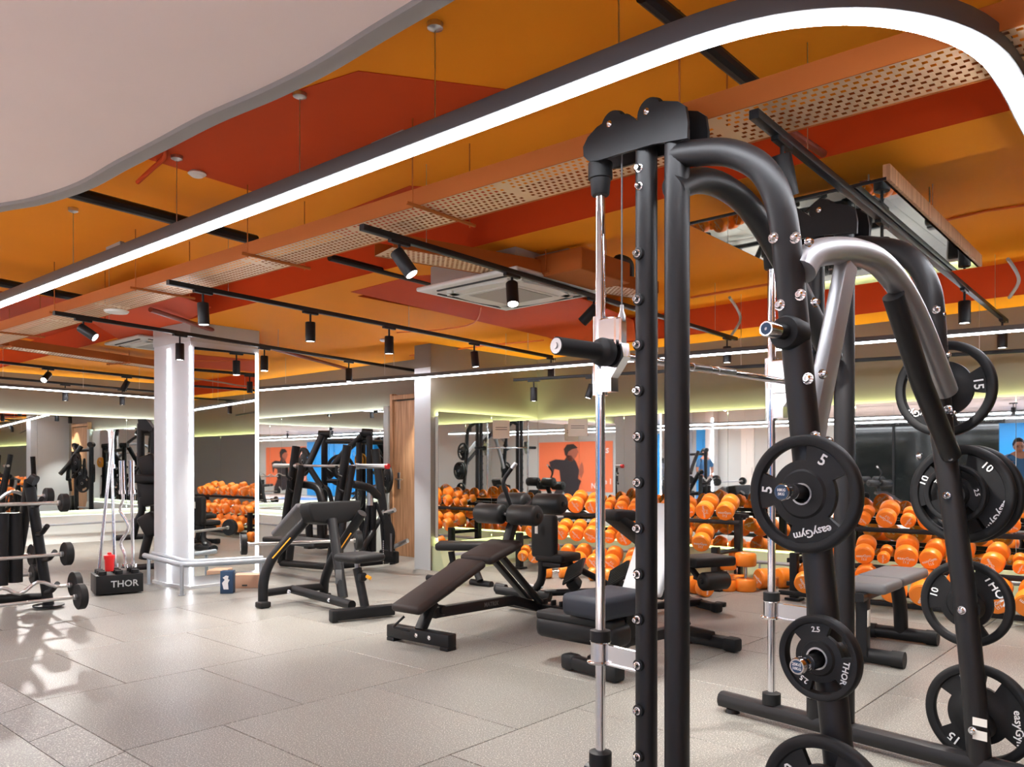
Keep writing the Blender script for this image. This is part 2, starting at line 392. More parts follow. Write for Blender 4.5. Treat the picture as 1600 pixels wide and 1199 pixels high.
# ledges with tube handrail in front
def ledge(a0, b0, a1, b1, nrm, m, h, dep, parent):
    p = AB(a0, b0); q = AB(a1, b1); d = (q-p).normalized(); nrm = nrm.normalized(); ORG[0] = Vector((0, 0, 0))
    up = lambda z: Vector((0, 0, z))
    mb = MB(); mb.hexa([p, q, q+nrm*dep, p+nrm*dep], [p+up(h), q+up(h), q+nrm*(dep-.1)+up(h), p+nrm*(dep-.1)+up(h)])
    part('wall_ledge', mb, m, parent)
    mb = MB(); mb.tube([p+nrm*(dep+.07)+up(h*.72), q+nrm*(dep+.07)+up(h*.72)], .018, 10)
    part('ledge_rail', mb, 'tube', parent)
    n = int((q-p).length/1.4)
    for i in range(n+1):
        c = p.lerp(q, (i+.2)/(n+.4)); mb = MB(); mb.tube([c+nrm*(dep+.07)+up(h*.72), c+nrm*(dep+.07)+up(.0)], .012, 8); part('rail_post', mb, 'tube', parent)
ledge(ASEC, BP+.02, ASEC, BR, DA, 'ledgeg', .28, .22, wallS)
ledge(ASEC, BR, AR, BR, -DB, 'ledgeg', .3, .25, wallR)
ledge(AL, BA, -8.52, BA, -DB, 'ledge', .42, .25, wallA)
ledge(AL, BB, AL, BA, DA, 'ledge', .42, .25, wallL)
# door in wall A
ORG[0] = Vector((0, 0, 0))
Rz = Matrix.Rotation(ANG, 3, 'Z')
mb = MB(); mb.box(AB(-7.9, BA-.03, 1.03), (.86, .04, 2.06), Rz, .003, 1); door = struct('door_1', mb, 'wood')
mb = MB()
for x in (-.455, .455): mb.box(AB(-7.9+x, BA-.035, 1.08), (.055, .09, 2.16), Rz, .004, 1)
mb.box(AB(-7.9, BA-.035, 2.11), (.96, .09, .06), Rz, .004, 1); o = part('door_frame', mb, 'wood', door)
mb = MB(); mb.box(AB(-8.22, BA-.055, 1.0), (.05, .012, .22), Rz, .004, 1); mb.tube([AB(-8.22, BA-.06, 1.02), AB(-8.22, BA-.11, 1.02), AB(-8.08, BA-.11, 1.02)], .011, 8); part('door_handle', mb, 'steel', door)
mb = MB(); mb.box(AB(-8.44, BA-.05, 1.0), (.1, .1, 2.0), Rz, .003, 1); struct('trim_1', mb, 'walld')
# ---------------- pale curved soffit top left ----------------
edge = spline([H(u, v, 2.45) for u, v in ((-140, 352), (-60, 335), (0, 322), (60, 311), (130, 288), (190, 255), (250, 224), (330, 182), (420, 143), (500, 103), (590, 48), (680, -6), (800, -80))], 5)
mb = MB(); far = edge+[Vector((1.4, .2, 2.45)), Vector((-1, -3.5, 2.45)), Vector((-9, -3.5, 2.45)), Vector((-9, 3.2, 2.45))]
mb.prism(far, (0, 0, .1)); soff = part('curved_soffit', mb, 'pink', ceiling)
mb = MB(); mb.sweep([p+Vector((0, 0, .02)) for p in edge], rsec(.06, .075, .003)); part('soffit_edge_trim', mb, 'lip', soff)
# ================= ceiling fittings =================
def up(z): return Vector((0, 0, z))
def lead(p): return p.normalized()
# big suspended light loop near the camera
LZ = 2.4
pix = [(0, 478), (400, 329), (800, 180), (900, 142), (1000, 104), (1060, 82), (1120, 62), (1180, 46), (1240, 35), (1300, 30), (1360, 30), (1420, 37), (1475, 51), (1520, 70), (1555, 96), (1585, 140), (1610, 195)]
path = [H(u, v, LZ) for u, v in pix]
d0 = (path[0]-path[2]).normalized(); d1 = (path[-1]-path[-2]).normalized()
path = [path[0]+d0*7]+path+[path[-1]+(DB*.6+d1*.4).normalized()*.35, path[-1]+DB*.9+DA*.03, path[-1]+DB*3.2]
path = fillet(path, .12, 2)
t = thing('linear_light_loop', 'long curved white strip light in a dark housing, nearest the viewer', 'light', (0, 3.2, LZ))
mb = MB(); mb.sweep([p+up(.042) for p in path], rsec(.08, .066, .006)); part('light_housing', mb, 'prof', t)
mb = MB(); mb.sweep([p+up(.006) for p in path], rsec(.062, .014, .004)); part('light_diffuser', mb, 'led', t, 'glowing white diffuser')
for u in (305, 695, 967, 150, 480):
    k = min(range(len(path)), key=lambda i: abs(F*path[i].x/max(path[i].y, .1)+800-u)); i = max(1, k)
    a, b = None, None
    for q, w in zip(path, path[1:]):
        if q.y > .2 and w.y > .2 and (800+F*q.x/q.y-u)*(800+F*w.x/w.y-u) <= 0:
            s = (u-800-F*q.x/q.y)/((F*w.x/w.y)-(F*q.x/q.y)+1e-9); c = q.lerp(w, s)
            mb = MB(); mb.tube([c+up(.09), c+up(CZ-LZ)], .0025, 6); mb.lathe(c+up(CZ-LZ), (0, 0, -1), [(0, .03), (.02, .03), (.03, .01)], 12); part('suspension_wire', mb, 'steel', t)
            break
for u, v in ((345, 358), (608, 242), (660, 225), (180, 408)):
    c = H(u, v-22, LZ+.1); mb = MB(); mb.box(c, (.2, .03, .03), Rz, .004, 1); part('led_driver', mb, 'acgrey', t)
# second straight strip lights further back
def strip(p, q, label, z=2.2, w=.034):
    t = thing('linear_light_strip', label, 'light', tuple((p+q)/2))
    mb = MB(); mb.sweep([p+up(.03), q+up(.03)], rsec(w+.004, .04, .004)); part('light_housing', mb, 'prof', t)
    mb = MB(); mb.sweep([p+up(.004), q+up(.004)], rsec(w, .014, .003)); part('light_diffuser', mb, 'led2', t)
    n = max(2, int((q-p).length/1.6))
    for i in range(n+1):
        c = p.lerp(q, (i+.15)/(n+.3)); mb = MB(); mb.tube([c+up(.07), c+up(CZ-z)], .002, 6); part('suspension_wire', mb, 'steel', t)
    return t
pA = H(300, 619, 2.2); pB = H(1600, 517, 2.2)
strip(pA, pB+(pB-pA).normalized()*.8, 'long straight white strip light hung before the wooden door and right mirrors')
pC = H(0, 605, 2.23); pD = H(181, 618, 2.23)
strip(pC+(pC-pD)*3, pD+(pD-pC).normalized()*1.6, 'straight white strip light hung in front of the left mirror wall')
for b in (-1.6, -3.4):
    strip(AB(-12, b, 2.2), AB(5, b, 2.2), 'straight white strip light added to brighten the room, %s row behind the viewer' % ('nearer' if b > -2 else 'farther'), 2.2, .12)  # fill lights added behind the viewer to brighten ceiling and soffit
# column with mirror face and vertical led lines
c1 = G(264, 916); c2 = G(298, 921); c3 = c2+DB*.735; c0 = c1-DA*.33; c4 = c3-DA*.62+DB*0; c5 = c0+DB*.55
mb = MB(); ring = [c0, c1, c2, c3, c4, c5]; mb.hexa(ring, [p+up(CZ) for p in ring]); column = struct('column', mb, 'wallw')
ORG[0] = Vector((0, 0, 0))
nm = DA
CT = 2.36
def vled(p, z0, z1, nrm, name='led_corner_strip'):
    mb = MB(); mb.box(p+nrm*.012+up((z0+z1)/2), (.013, .013, z1-z0), Rz); part(name, mb, 'led3', column)
nc = ((c1-c0).normalized()*0+(-DB)).normalized()
nch = Vector(((c2-c1).y, -(c2-c1).x, 0)).normalized()
vled(c1, .03, CT, nch); vled(c2, .03, CT, (nch+DA).normalized()); vled(c3-DB*.03, .03, CT-.0, DA)
mb = MB(); a = c2+DB*.03+DA*.004; b = c3-DB*.05+DA*.004
mb.hexa([a+up(.12), b+up(.12), b+DA*.006+up(.12), a+DA*.006+up(.12)], [a+up(CT), b+up(CT), b+DA*.006+up(CT), a+DA*.006+up(CT)]); part('column_mirror', mb, 'mirror', column)
mb = MB(); mb.hexa([c0+(c0-c3).normalized()*.02, c1-DB*.03, c2-DB*.02+DA*.02, c3+DA*.03, c4, c5], [p+up(.03) for p in [c0+(c0-c3).normalized()*.02, c1-DB*.03, c2-DB*.02+DA*.02, c3+DA*.03, c4, c5]]); part('column_base_trim', mb, 'wallw', column)
mb = MB(); mb.hexa([p.lerp(c4, -.004) for p in ring], [p.lerp(c4, -.004) for p in ring]) if False else None
mb = MB(); q = [(p-c4)*1.012+c4 for p in ring]; mb.hexa([p+up(CT+.05) for p in q], [p+up(CZ-.001) for p in q]); part('column_head_band', mb, 'walld', column)
# paper triangle pennant seen by the column mirror
# cable trays: flange sides and perforated base with real holes
def tray(name_label, p, q, wid, z, side=.085, cell=.017):
    t = thing('cable_tray', name_label, 'cable tray', tuple(((p+q)/2)+up(0)))
    d = (q-p); L = d.length; d.normalize(); n = Vector((-d.y, d.x, 0)); bm = bmesh.new()
    nu = int(L/cell); nv = int(wid/cell); nv += (nv+1) % 2
    grid = {}
    def vx(i, j):
        if (i, j) not in grid: grid[(i, j)] = bm.verts.new(p+d*(L*i/nu)+n*(wid*(j/nv-.5)))
        return grid[(i, j)]
    for i in range(nu):
        for j in range(nv):
            hole = (j % 2 == 1) and ((i+(j//2 % 2)) % 2 == 0) and (i % 60) not in (0, 1, 59)
            if not hole: bm.faces.new([vx(i, j), vx(i+1, j), vx(i+1, j+1), vx(i, j+1)])
    mb = MB(); mb.bm.free(); mb.bm = bm; part('perforated_base', mb, 'trayu', t)
    for s in (-1, 1):
        mb = MB(); c = (p+q)/2+n*s*(wid/2+.003)+up(side/2-.004); mb.box(c, (L, .005, side), Matrix.Rotation(math.atan2(d.y, d.x), 3, 'Z')); part('tray_flange', mb, 'tray', t)
    k = max(1, int(L/1.25))
    for i in range(k):
        c = p.lerp(q, (i+.5)/k)
        mb = MB(); mb.tube([c-n*(wid/2+.09)-up(.012), c+n*(wid/2+.09)-up(.012)], .009, 8)
        for s in (-1, 1): mb.tube([c+n*s*(wid/2+.05)-up(.03), c+n*s*(wid/2+.05)+up(CZ-z)], .0035, 6)
        part('hanger_bracket', mb, 'tray', t)
TZ = 2.45
n0, n1 = H(265, 440, TZ), H(1490, 70, TZ); f0, f1 = H(310, 452, TZ), H(1550, 120, TZ)
m0, m1 = (n0+f0)/2, (n1+f1)/2; dt = (m1-m0).normalized(); wid = abs((f1-n1).dot(Vector((-dt.y, dt.x, 0))))
tray('long perforated cable tray with orange sides crossing the ceiling behind the nearest strip light', m0-dt*5.2, m1+dt*1.2, max(.24, wid), TZ)
s0, s1 = H(575, 389, TZ+.01), H(1010, 462, TZ+.01)
tray('short perforated cable tray running back from the long tray above the large air conditioner', s0+(s1-s0).normalized()*.1, s1, .24, TZ+.01)
s0, s1 = H(-10, 540, TZ+.01), H(262, 577, TZ+.01)
tray('perforated cable tray at far left above the mirror wall', s0-(s1-s0)*.3, s1, .24, TZ+.01)
# ceiling cassettes
def cassette(c, w, ang, label, g):
    t = thing('ceiling_cassette', label, 'air conditioner', tuple(c)); R = Matrix.Rotation(ang, 3, 'Z')
    mb = MB(); mb.box(c+up(.02), (w, w, .03), R, .03, 3); part('cassette_panel', mb, 'ac', t)
    for k in range(4):
        R2 = Matrix.Rotation(ang+k*PI/2, 3, 'Z'); mb = MB(); pr = []
        for i in range(15):
            x = (i/14-.5)*w*.74; pr.append((x, w*.3+w*.075*(1-(2*(i/14)-1)**2)))
        ptsb = [(x, y) for x, y in pr]+[(w*.36, w*.26), (-w*.36, w*.26)]
        mb.prism([c+R2@Vector((x, y, -.012)) for x, y in ptsb], (0, 0, .02)); part('air_flap', mb, 'ac', t)
        mb = MB(); mb.box(c+R2@Vector((0, w*.42, .003)), (w*.7, .02, .012), R2, .004, 1); part('air_slot', mb, 'gap', t)
    mb = MB(); mb.box(c-up(.006), (w*.52, w*.52, .02), R, .008, 1); part('inlet_frame', mb, 'ac', t)
    mb = MB(); mb.box(c-up(.016), (w*.44, w*.44, .006), R); g_ = part('inlet_grille', mb, 'acgrey', t)
    mb = MB(); mb.box(c+up(.16), (w*.84, w*.84, .24), R); part('cassette_body', mb, 'acgrey', t)
A_ = ANG
cc = H(798, 459, 2.42); cassette(cc, .95, A_, 'large white ceiling cassette air conditioner between the tracks, square grille facing down', None)
cassette(H(252, 541, 2.56), .9, A_, 'white ceiling cassette air conditioner partly hidden by the column', None)
mb = MB(); mb.box(H(900, 425, 2.5), (.5, .55, .14), Rz, .006, 1); single('ceiling_duct_box', mb, 'tray', 'orange painted boxed duct beside the large ceiling air conditioner', 'duct', loc=H(900, 425, 2.5))
pts = fillet([H(960, 425, 2.56), H(963, 402, 2.66), H(985, 408, 2.66), H(985, 440, 2.56)], .1, 5)
mb = MB(); mb.tube(pts, .028, 12); single('insulated_hose', mb, 'rubber', 'black insulated pipe looping up beside the orange boxed duct', 'pipe', loc=pts[0])
# ceiling mirror in timber frame
N_, R_, L_ = H(1385, 282, 2.42), H(1530, 417, 2.42), H(1078, 352, 2.42)
d = (R_-N_); wv = (L_-N_); d2 = d-0*wv
t = thing('ceiling_mirror', 'mirror panel with a pale timber edge hung flat under the ceiling at right', 'mirror', tuple(N_+d/2+wv/2))
mb = MB(); mb.prism([N_, N_+d, N_+d+wv, N_+wv], (0, 0, .006)); part('mirror_sheet', mb, 'mirror', t)
for a, b in ((N_, N_+d), (N_+d, N_+d+wv), (N_+d+wv, N_+wv), (N_+wv, N_)):
    tm_ = a is N_
    mb = MB(); mb.sweep([a+up(.035 if tm_ else .008), b+up(.035 if tm_ else .008)], rsec(.03 if tm_ else .012, .07 if tm_ else .014, .003)); part('timber_edge' if tm_ else 'black_edge', mb, 'wood' if tm_ else 'black', t)
for s, w in ((.2, .2), (.8, .2), (.2, .8), (.8, .8)):
    c = N_+d*s+wv*w; mb = MB(); mb.tube([c, c+up(CZ-2.42)], .004, 6); part('hanger_rod', mb, 'steel', t)
# pipes
def pipe(pts, r, m, label, cat='pipe', name='ceiling_pipe', n=10):
    mb = MB(); mb.tube(pts, r, n); return single(name, mb, m, label, cat, loc=pts[0])
pipe([H(1210, 190, 2.62), H(1355, 285, 2.62), H(1490, 402, 2.62)], .018, 'pipe', 'dark red pipe running beside the nearest lamp track')
pipe([H(235, 484, 2.55), H(400, 538, 2.55), H(545, 577, 2.55)], .022, 'pipe', 'dark red sprinkler pipe passing over the column head')
pipe([H(95, 296, 2.7), H(400, 376, 2.7)], .035, 'black', 'flat black cable duct running from the pale soffit under the long light')
pipe([H(515, 402, 2.6), H(700, 450, 2.6)], .025, 'black', 'black ceiling rail ending at the large air conditioner')
pipe([H(-60, 430, 2.7), H(135, 468, 2.7)], .035, 'black', 'black cable duct at far left above the long light')
pipe([H(1005, -10, 2.7), H(1182, 136, 2.7)], .03, 'black', 'black cable duct passing over the light at top centre')
pipe(spline([H(620, 520, 2.58), H(690, 515, 2.58), H(740, 505, 2.58), H(752, 480, 2.58)], 4), .006, 'opipe', 'thin orange conduit bending below the large air conditioner')
pipe([H(640, 556, 2.58), H(760, 540, 2.58), H(850, 532, 2.58)], .008, 'opipe', 'thin orange conduit left of the chrome slide rod')
pipe([H(1080, 465, 2.57), H(1180, 448, 2.57), H(1230, 440, 2.57)], .01, 'opipe', 'orange conduit behind the cable rack arch')
pipe([H(1475, 345, 2.84), H(1540, 330, 2.84), H(1620, 318, 2.84)], .008, 'opipe', 'orange conduit at the right edge of the ceiling')
pipe(spline([H(215, 285, 2.8), H(240, 262, 2.82), H(258, 245, 2.83), H(256, 225, 2.84)], 4), .012, 'ceilred', 'short red bent pipe end beside the pale soffit')
for (u, v, lb) in ((1140, 465, 'grey flexible conduit hanging behind the arch at centre right'), (1575, 405, 'grey flexible conduit hanging at the right edge')):
    pipe(spline([H(u, v, 2.56), H(u+14, v+22, 2.52), H(u+16, v+38, 2.48), H(u+2, v+60, 2.44)], 4), .012, 'acgrey', lb, 'conduit', 'flexible_conduit')
# lamp tracks and spotlights
def lamp(parent_label, c, dirv, lab, energy, lit=False, L=.15, r=.038):
    t = thing('track_spotlight', lab, 'spotlight', tuple(c), 'black spotlights on the ceiling tracks')
    mb = MB(); mb.box(c-up(.022), (.14, .03, .022), Rz2[0], .003, 1); part('track_adapter', mb, 'black', t)
    j = c-up(.075); mb = MB(); mb.tube([c-up(.03), j-up(.02)], .008, 8); part('stem', mb, 'black', t)
    dv = Vector(dirv).normalized(); s = j-up(.02)-dv*(.03 if abs(dv.z) < .95 else 0)
    mb = MB(); mb.lathe(s, dv, [(0, r*.93), (.004, r), (L, r), (L, r*.86), (L-.01, r*.84)], 20); part('lamp_body', mb, 'black', t)
    mb = MB(); mb.lathe(s+dv*(L-.012), dv, [(0, r*.84), (.008 if not lit else .013, r*.83)], 16); part('lens', mb, 'lens', t)
    if energy:
        ld = bpy.data.lights.new('spot', 'SPOT'); ld.energy = energy; ld.spot_size = math.radians(75); ld.spot_blend = .6; ld.shadow_soft_size = .03; ld.color = (1, .97, .92)
        lo = bpy.data.objects.new('spot_beam', ld); COL.objects.link(lo); lo.parent = t
        lo.location = s+dv*(L+.01)-Vector(c); lo.rotation_euler = dv.to_track_quat('-Z', 'Y').to_euler()
Rz2 = [Rz]
RZ = 2.4
DN = (0, 0, -1)
def track(p0, p1, name, lamps, z=RZ, en=62):
    a = H(*p0, z); b = H(*p1, z)
    t = thing('lamp_track', 'black lamp track: '+name, 'lamp track', tuple((a+b)/2))
    mb = MB(); mb.sweep([a, b], rsec(.035, .032, .003)); part('rail', mb, 'black', t)
    n = max(1, int((b-a).length/1.7)); dd = b-a; Rz2[0] = Matrix.Rotation(math.atan2(dd.y, dd.x), 3, 'Z')
    for i in range(n+1):
        c = a.lerp(b, (i+.25)/(n+.5)); mb = MB(); mb.tube([c, c+up(CZ-z)], .002, 6); part('suspension_wire', mb, 'steel', t)
    for i, (u, dv, lit, lab) in enumerate(lamps):
        # point of the track seen at column u
        k = (u-800)/F; s = (k*a.y-a.x)/((b.x-a.x)-k*(b.y-a.y)); c = a.lerp(b, s)
        lamp('', c, dv, lab, 120 if u == 75 else en, lit)
A3 = 'black cylinder spotlight '
track((565, 355), (1150, 530), 'from the long cable tray past the large air conditioner', [
    (624, (.55, -.1, -.8), True, A3+'tilted right, left of the large air conditioner'),
    (800, (.05, -.35, -.93), True, A3+'glowing towards the viewer in front of the air conditioner'),
    (928, (-.6, .3, -.6), False, A3+'tilted left behind the chrome slide rod'),
    (1136, DN, False, A3+'at the far end of the track behind the black uprights')])
track((262, 441), (862, 558), 'second from the front, crossing over the column', [
    (317, (.05, 0, -1), False, A3+'first from the left on the track that starts above the column'),
    (485, DN, False, A3+'second from the left on the track that starts above the column'),
    (608, DN, False, A3+'third from the left on the track that starts above the column'),
    (741, (.1, 0, -1), False, A3+'fourth from the left on the track that starts above the column'),
    (861, DN, True, A3+'at the right end of the track that starts above the column')])
track((84, 489), (652, 580), 'passing in front of the white column', [
    (130, (.8, 0, -.55), False, A3+'lying nearly level at the far left of the track before the column'),
    (281, DN, False, A3+'hanging straight in front of the white column'),
    (413, DN, True, A3+'glowing just right of the column'),
    (545, DN, False, A3+'above and left of the wooden door'),
    (656, DN, False, A3+'above the white pier beside the door')])
track((1178, 178), (1572, 502), 'nearest, running back over the cable rack', [
    (1222, (.25, .2, -.9), False, A3+'behind the top bend of the nearest rack tube'),
    (1378, DN, False, A3+'in front of the ceiling mirror'),
    (1507, DN, False, A3+'second from the right end of the nearest track'),
    (1566, DN, False, A3+'at the right end of the nearest track')])
track((-60, 560), (262, 594), 'upper of two before the left mirror wall', [
    (75, (.03, -.8, -.6), True, A3+'shining bright before the left mirror wall'),
    (198, (-.45, 0, -.8), False, A3+'tilted left on the upper track before the left mirror wall')])
track((-60, 585), (262, 614), 'lower of two before the left mirror wall', [
    (102, DN, False, A3+'on the lower track before the left mirrors, nearer the left edge'),
    (191, DN, False, A3+'on the lower track before the left mirrors, nearer the column')], z=2.36)
track((300, 568), (390, 583), 'short one right of the column', [
    (375, (.3, 0, -.9), False, A3+'leaning in the gap between the column strips')], en=12)
track((300, 598), (372, 606), 'shortest, low between the column strips', [
    (354, DN, False, A3+'small and straight low between the column strips')], z=2.3, en=12)
track((803, 594), (1640, 546), 'thin one along the right wall above the mirrors', [
    (834, (.0, 0, -1), False, A3+'above the mirror corner left of the chrome rod'),
    (925, (-.3, 0, -1), False, A3+'right beside the chrome rod above the mirrors')], z=2.15, en=15)
# extra spots behind the viewer that light the near floor
for (a_, b_) in ((-3, -1.5), (0, -2), (-6, -1.2), (-9, 1), (2.5, 0)):
    Rz2[0] = Rz; lamp('', AB(a_, b_, 2.4), DN, 'black ceiling spotlight added to fill in light, %s' % {-3: 'left of the viewer', 0: 'right behind the viewer', -6: 'beyond the barbell rack', -9: 'before the left mirrors', 2.5: 'right of the viewer'}[a_], 120)
# small round detectors
for (u, v, lb) in ((182, 483, 'white round smoke detector under the long cable tray at left'), (600, 530, 'white smoke detector on the orange ceiling'), (308, 268, 'small round wire anchor on the ceiling near the soffit')):
    c = H(u, v, 2.4 if u < 200 else SZ-.001 if u == 600 else CZ); mb = MB(); mb.lathe(c, DN, [(0, .04), (.015, .05 if u != 182 else .09), (.03, .03 if u != 182 else .08)], 20); single('smoke_detector', mb, 'ac', lb, 'detector', loc=c)
# ================= weight plates =================
def polar_plate(R, openings, thick=1.0, N=72, hole=.026):
    prof = [(hole, .017), (.38*R, .017), (.42*R, .0105), (.54*R, .0095), (.57*R, .0085), (.81*R, .0085), (.83*R, .015), (.90*R, .019), (.96*R, .018), (.99*R, .013), (R, .006)]
    bm = bmesh.new(); top = []; bot = []
    for r, h in prof:
        h *= thick
        top.append([bm.verts.new((r*math.cos(2*PI*k/N), r*math.sin(2*PI*k/N), h)) for k in range(N)])
        bot.append([bm.verts.new((r*math.cos(2*PI*k/N), r*math.sin(2*PI*k/N), -h)) for k in range(N)])
    def op(i, j):
        if i != 4: return False
        a = (j+.5)*360/N
        return any((a-x) % 360 < w for x, w in openings)
    for i in range(len(prof)-1):
        for j in range(N):
            k = (j+1) % N
            if op(i, j): continue
            bm.faces.new([top[i][j], top[i+1][j], top[i+1][k], top[i][k]]); bm.faces.new([bot[i][j], bot[i][k], bot[i+1][k], bot[i+1][j]])
            if op(i, k): bm.faces.new([top[i][k], top[i+1][k], bot[i+1][k], bot[i][k]])
            if op(i, (j-1) % N): bm.faces.new([top[i][j], bot[i][j], bot[i+1][j], top[i+1][j]])
            if i == 3 and op(4, j): bm.faces.new([top[4][j], bot[4][j], bot[4][k], top[4][k]])
            if i == 5 and op(4, j): bm.faces.new([top[5][j], top[5][k], bot[5][k], bot[5][j]])
    for j in range(N):
        k = (j+1) % N
        bm.faces.new([top[0][j], top[0][k], bot[0][k], bot[0][j]]); bm.faces.new([top[-1][j], bot[-1][j], bot[-1][k], top[-1][k]])
    # raised rim-side spoke pads
    mb = MB(); mb.bm.free(); mb.bm = bm; return mb
def plate(center, zdir, R, label, texts, openings=((100, 55), (220, 55), (340, 55)), spin=0, thick=1.0, up_=(0, 0, 1), m='rubber', group=None, tm='white'):
    z = Vector(zdir).normalized(); x = Vector(up_).cross(z).normalized(); y = z.cross(x)
    T = Matrix((x, y, z)).transposed().to_4x4(); T.translation = Vector(center)
    t = thing('weight_plate', label, 'weight plate', (0, 0, 0), group)
    part('plate_body', polar_plate(R, openings, thick), m, t, smooth=40)
    mb = MB(); mb.lathe((0, 0, -.018*thick), (0, 0, 1), [(0, .0262), (0, .031), (.037*thick, .031), (.037*thick, .0262), (0, .0262)], 24, False); part('steel_ring', mb, 'steel', t, 'steel insert ring')
    for s, ang, rf, size, rot in texts:
        a = math.radians(ang); p = Vector((math.cos(a), math.sin(a), 0))*R*rf; r = math.radians(rot)
        xd = Vector((math.cos(r), math.sin(r), 0)); yd = Vector((-math.sin(r), math.cos(r), 0))
        lettering(s, size, p+Vector((0, 0, .0098*thick)), xd, yd, tm, t, ext=.0012)
    t.matrix_world = T @ Matrix.Rotation(math.radians(spin), 4, 'Z')
    return t
# ================= smith machine in the foreground =================
B1 = Vector((.557, 2.70, 0)); E1 = Vector((-.656, .755, 0)).normalized(); E2 = Vector((.755, .656, 0)).normalized(); SL = 1.17
def SP(t, s, z): return B1+E1*t+E2*s+up(z)
CAM = Vector((0, 0, CH))
def onplane(u, v, P0, N):
    d = Vector(((u-800)/F, 1, -(v-HV)/F)); k = (Vector(P0)-CAM).dot(N)/d.dot(N); return CAM+d*k
def onS(u, v, s): return onplane(u, v, B1+E2*s, E2)
def onT(u, v, t): return onplane(u, v, B1+E1*t, E1)
sm = thing('smith_machine', 'tall black smith machine with chrome slide rods and plate pegs, filling the right foreground', 'gym machine', tuple(SP(-.1, SL/2, 0)))
def bolt(p, n, r=.011, L=.016, parent=None, washer=True, m='chrome'):
    mb = MB()
    n = Vector(n).normalized()
    mb.lathe(p, n, [(0, r*1.35), (.003, r*1.35), (.0031, r), (L*.7, r), (L, r*.7), (L, r*.45), (L*.6, r*.42)], 12)
    part('bolt', mb, m, parent or sm)
outl = [(170, 215), (172, 250), (190, 268), (225, 266), (300, 243), (430, 205), (560, 182), (562, 120), (553, 62), (525, 44), (470, 42), (435, 52), (412, 84), (396, 108), (375, 118), (350, 98), (318, 90), (280, 102), (222, 140), (188, 178)]
outl = [(840+x/2.3975, 140+y/2.3975) for x, y in outl]
for si, (s, hz, nm_) in enumerate(((0, 1.0, 'near'), (SL, .962, 'far'))):
    sg = -1 if si == 0 else 1
    # uprights
    mb = MB(); mb.tube([SP(.35, s, .09), SP(.35, s, 2.28*hz)], .018, 20); part('slide_rod', mb, 'chrome', sm, 'chrome %s slide rod' % nm_)
    mb = MB(); mb.sweep([SP(.132, s, .05), SP(.132, s, 2.31*hz)], csec(.0385, 20), up=(1, 0, 0)); part('upright', mb, 'graph', sm)
    mb = MB(); mb.sweep([SP(0, s, .05), SP(0, s, 2.33*hz)], csec(.0425, 20), up=(1, 0, 0)); part('upright', mb, 'graph', sm)
    # arm and storage post
    if si == 0: px = [(1065, 241), (1132, 238), (1180, 256), (1206, 287), (1221, 330), (1229, 380), (1252, 620), (1281, 900), (1305, 1130), (1318, 1260)]
    else: px = [(1345, 384), (1402, 392), (1435, 417), (1453, 454), (1459, 498), (1466, 600), (1473, 687), (1487, 780), (1506, 920), (1520, 1060), (1531, 1195)]
    P = [onS(u, v, s) for u, v in px]; P = spline(P[:6], 5)+P[6:]
    P[-1] = P[-2]+(P[-1]-P[-2])*((P[-2].z-.05)/(P[-2].z-P[-1].z))
    st = SP(0, s, P[0].z)
    mb = MB(); mb.tube([st]+P[(0 if si else 1):], .043, 22); part('storage_post', mb, 'graph', sm)
    CP = P
    # base
    mb = MB(); mb.sweep([SP(.62 if si else .4, s, .055), SP(-.78, s, .055)], rsec(.085, .075, .03)); part('base_beam', mb, 'graph', sm)
    for tt in ((.56 if si else .37), -.7):
        mb = MB(); mb.lathe(SP(tt, s, 0), (0, 0, 1), [(0, .035), (.02, .03)], 14); part('rubber_foot', mb, 'rubber', sm)
    mb = MB(); mb.lathe(SP(.35, s, .09), (0, 0, 1), [(0, .042), (.05, .042), (.055, .03)], 20); part('rod_socket', mb, 'rubber', sm)
    mb = MB(); mb.lathe(SP(.35, s, 2.2*hz), (0, 0, 1), [(0, .03), (.005, .034), (.06, .038), (.062, .045), (.12*hz, .045)], 20); part('rod_socket', mb, 'rubber', sm)
    # pulley cover plates
    for off in (-.05, .06):
        pts = []
        for u, v in outl:
            q = onS(u, v, -.05); tt = (q-B1).dot(E1); pts.append(SP(tt, s+off, q.z*hz))
        mb = MB(); mb.prism(pts, tuple(E2*.012)); o = part('pulley_cover', mb, 'black', sm)
    for u, v in ((967, 200), (1025, 181)):
        q = onS(u, v, 0); tt = (q-B1).dot(E1); c = SP(tt, s, q.z*hz); mb = MB()
        mb.lathe(c-E2*.04, E2, [(0, .05), (.02, .055), (.035, .045), (.045, .045), (.06, .055), (.09, .05)], 24); part('pulley', mb, 'rubber', sm)
        bolt(c-E2*.05, -E2, .009, .01)
    # cable
    mb = MB(); mb.tube([SP(.245, s, 1.72), SP(.245, s, 2.33*hz)], .003, 8); part('cable', mb, 'prof', sm)
    # row of hook bolts on the upright
    ya = SP(.132, s, 0).y
    for k, v in enumerate((267, 295, 400, 471, 541, 612, 683, 754, 825, 896, 966, 1037, 1107, 1178)):
        z = (CH+(HV-v)*SP(.132, 0, 0).y/F)*hz
        p = SP(.132, s, z)-E2*.036
        if k > 1:
            mb = MB(); mb.lathe(p-E2*.0, -E2, [(0, .021), (.012, .021), (.014, .016)], 14); part('hook_washer', mb, 'rubber', sm); p = p-E2*.012
        bolt(p, -E2+Vector((0, 0, 0)), .0105, .02)
    # safety stop
    zz = .51 if si == 0 else .53
    mb = MB(); mb.lathe(SP(.35, s, zz-.04), (0, 0, 1), [(0, .048), (.006, .05), (.01, .036), (.075, .036), (.08, .04)], 22)
    mb.box(SP(.25, s, zz), (.17, .012, .07), Matrix.Rotation(math.atan2(E1.y, E1.x), 3, 'Z'), .003, 1)
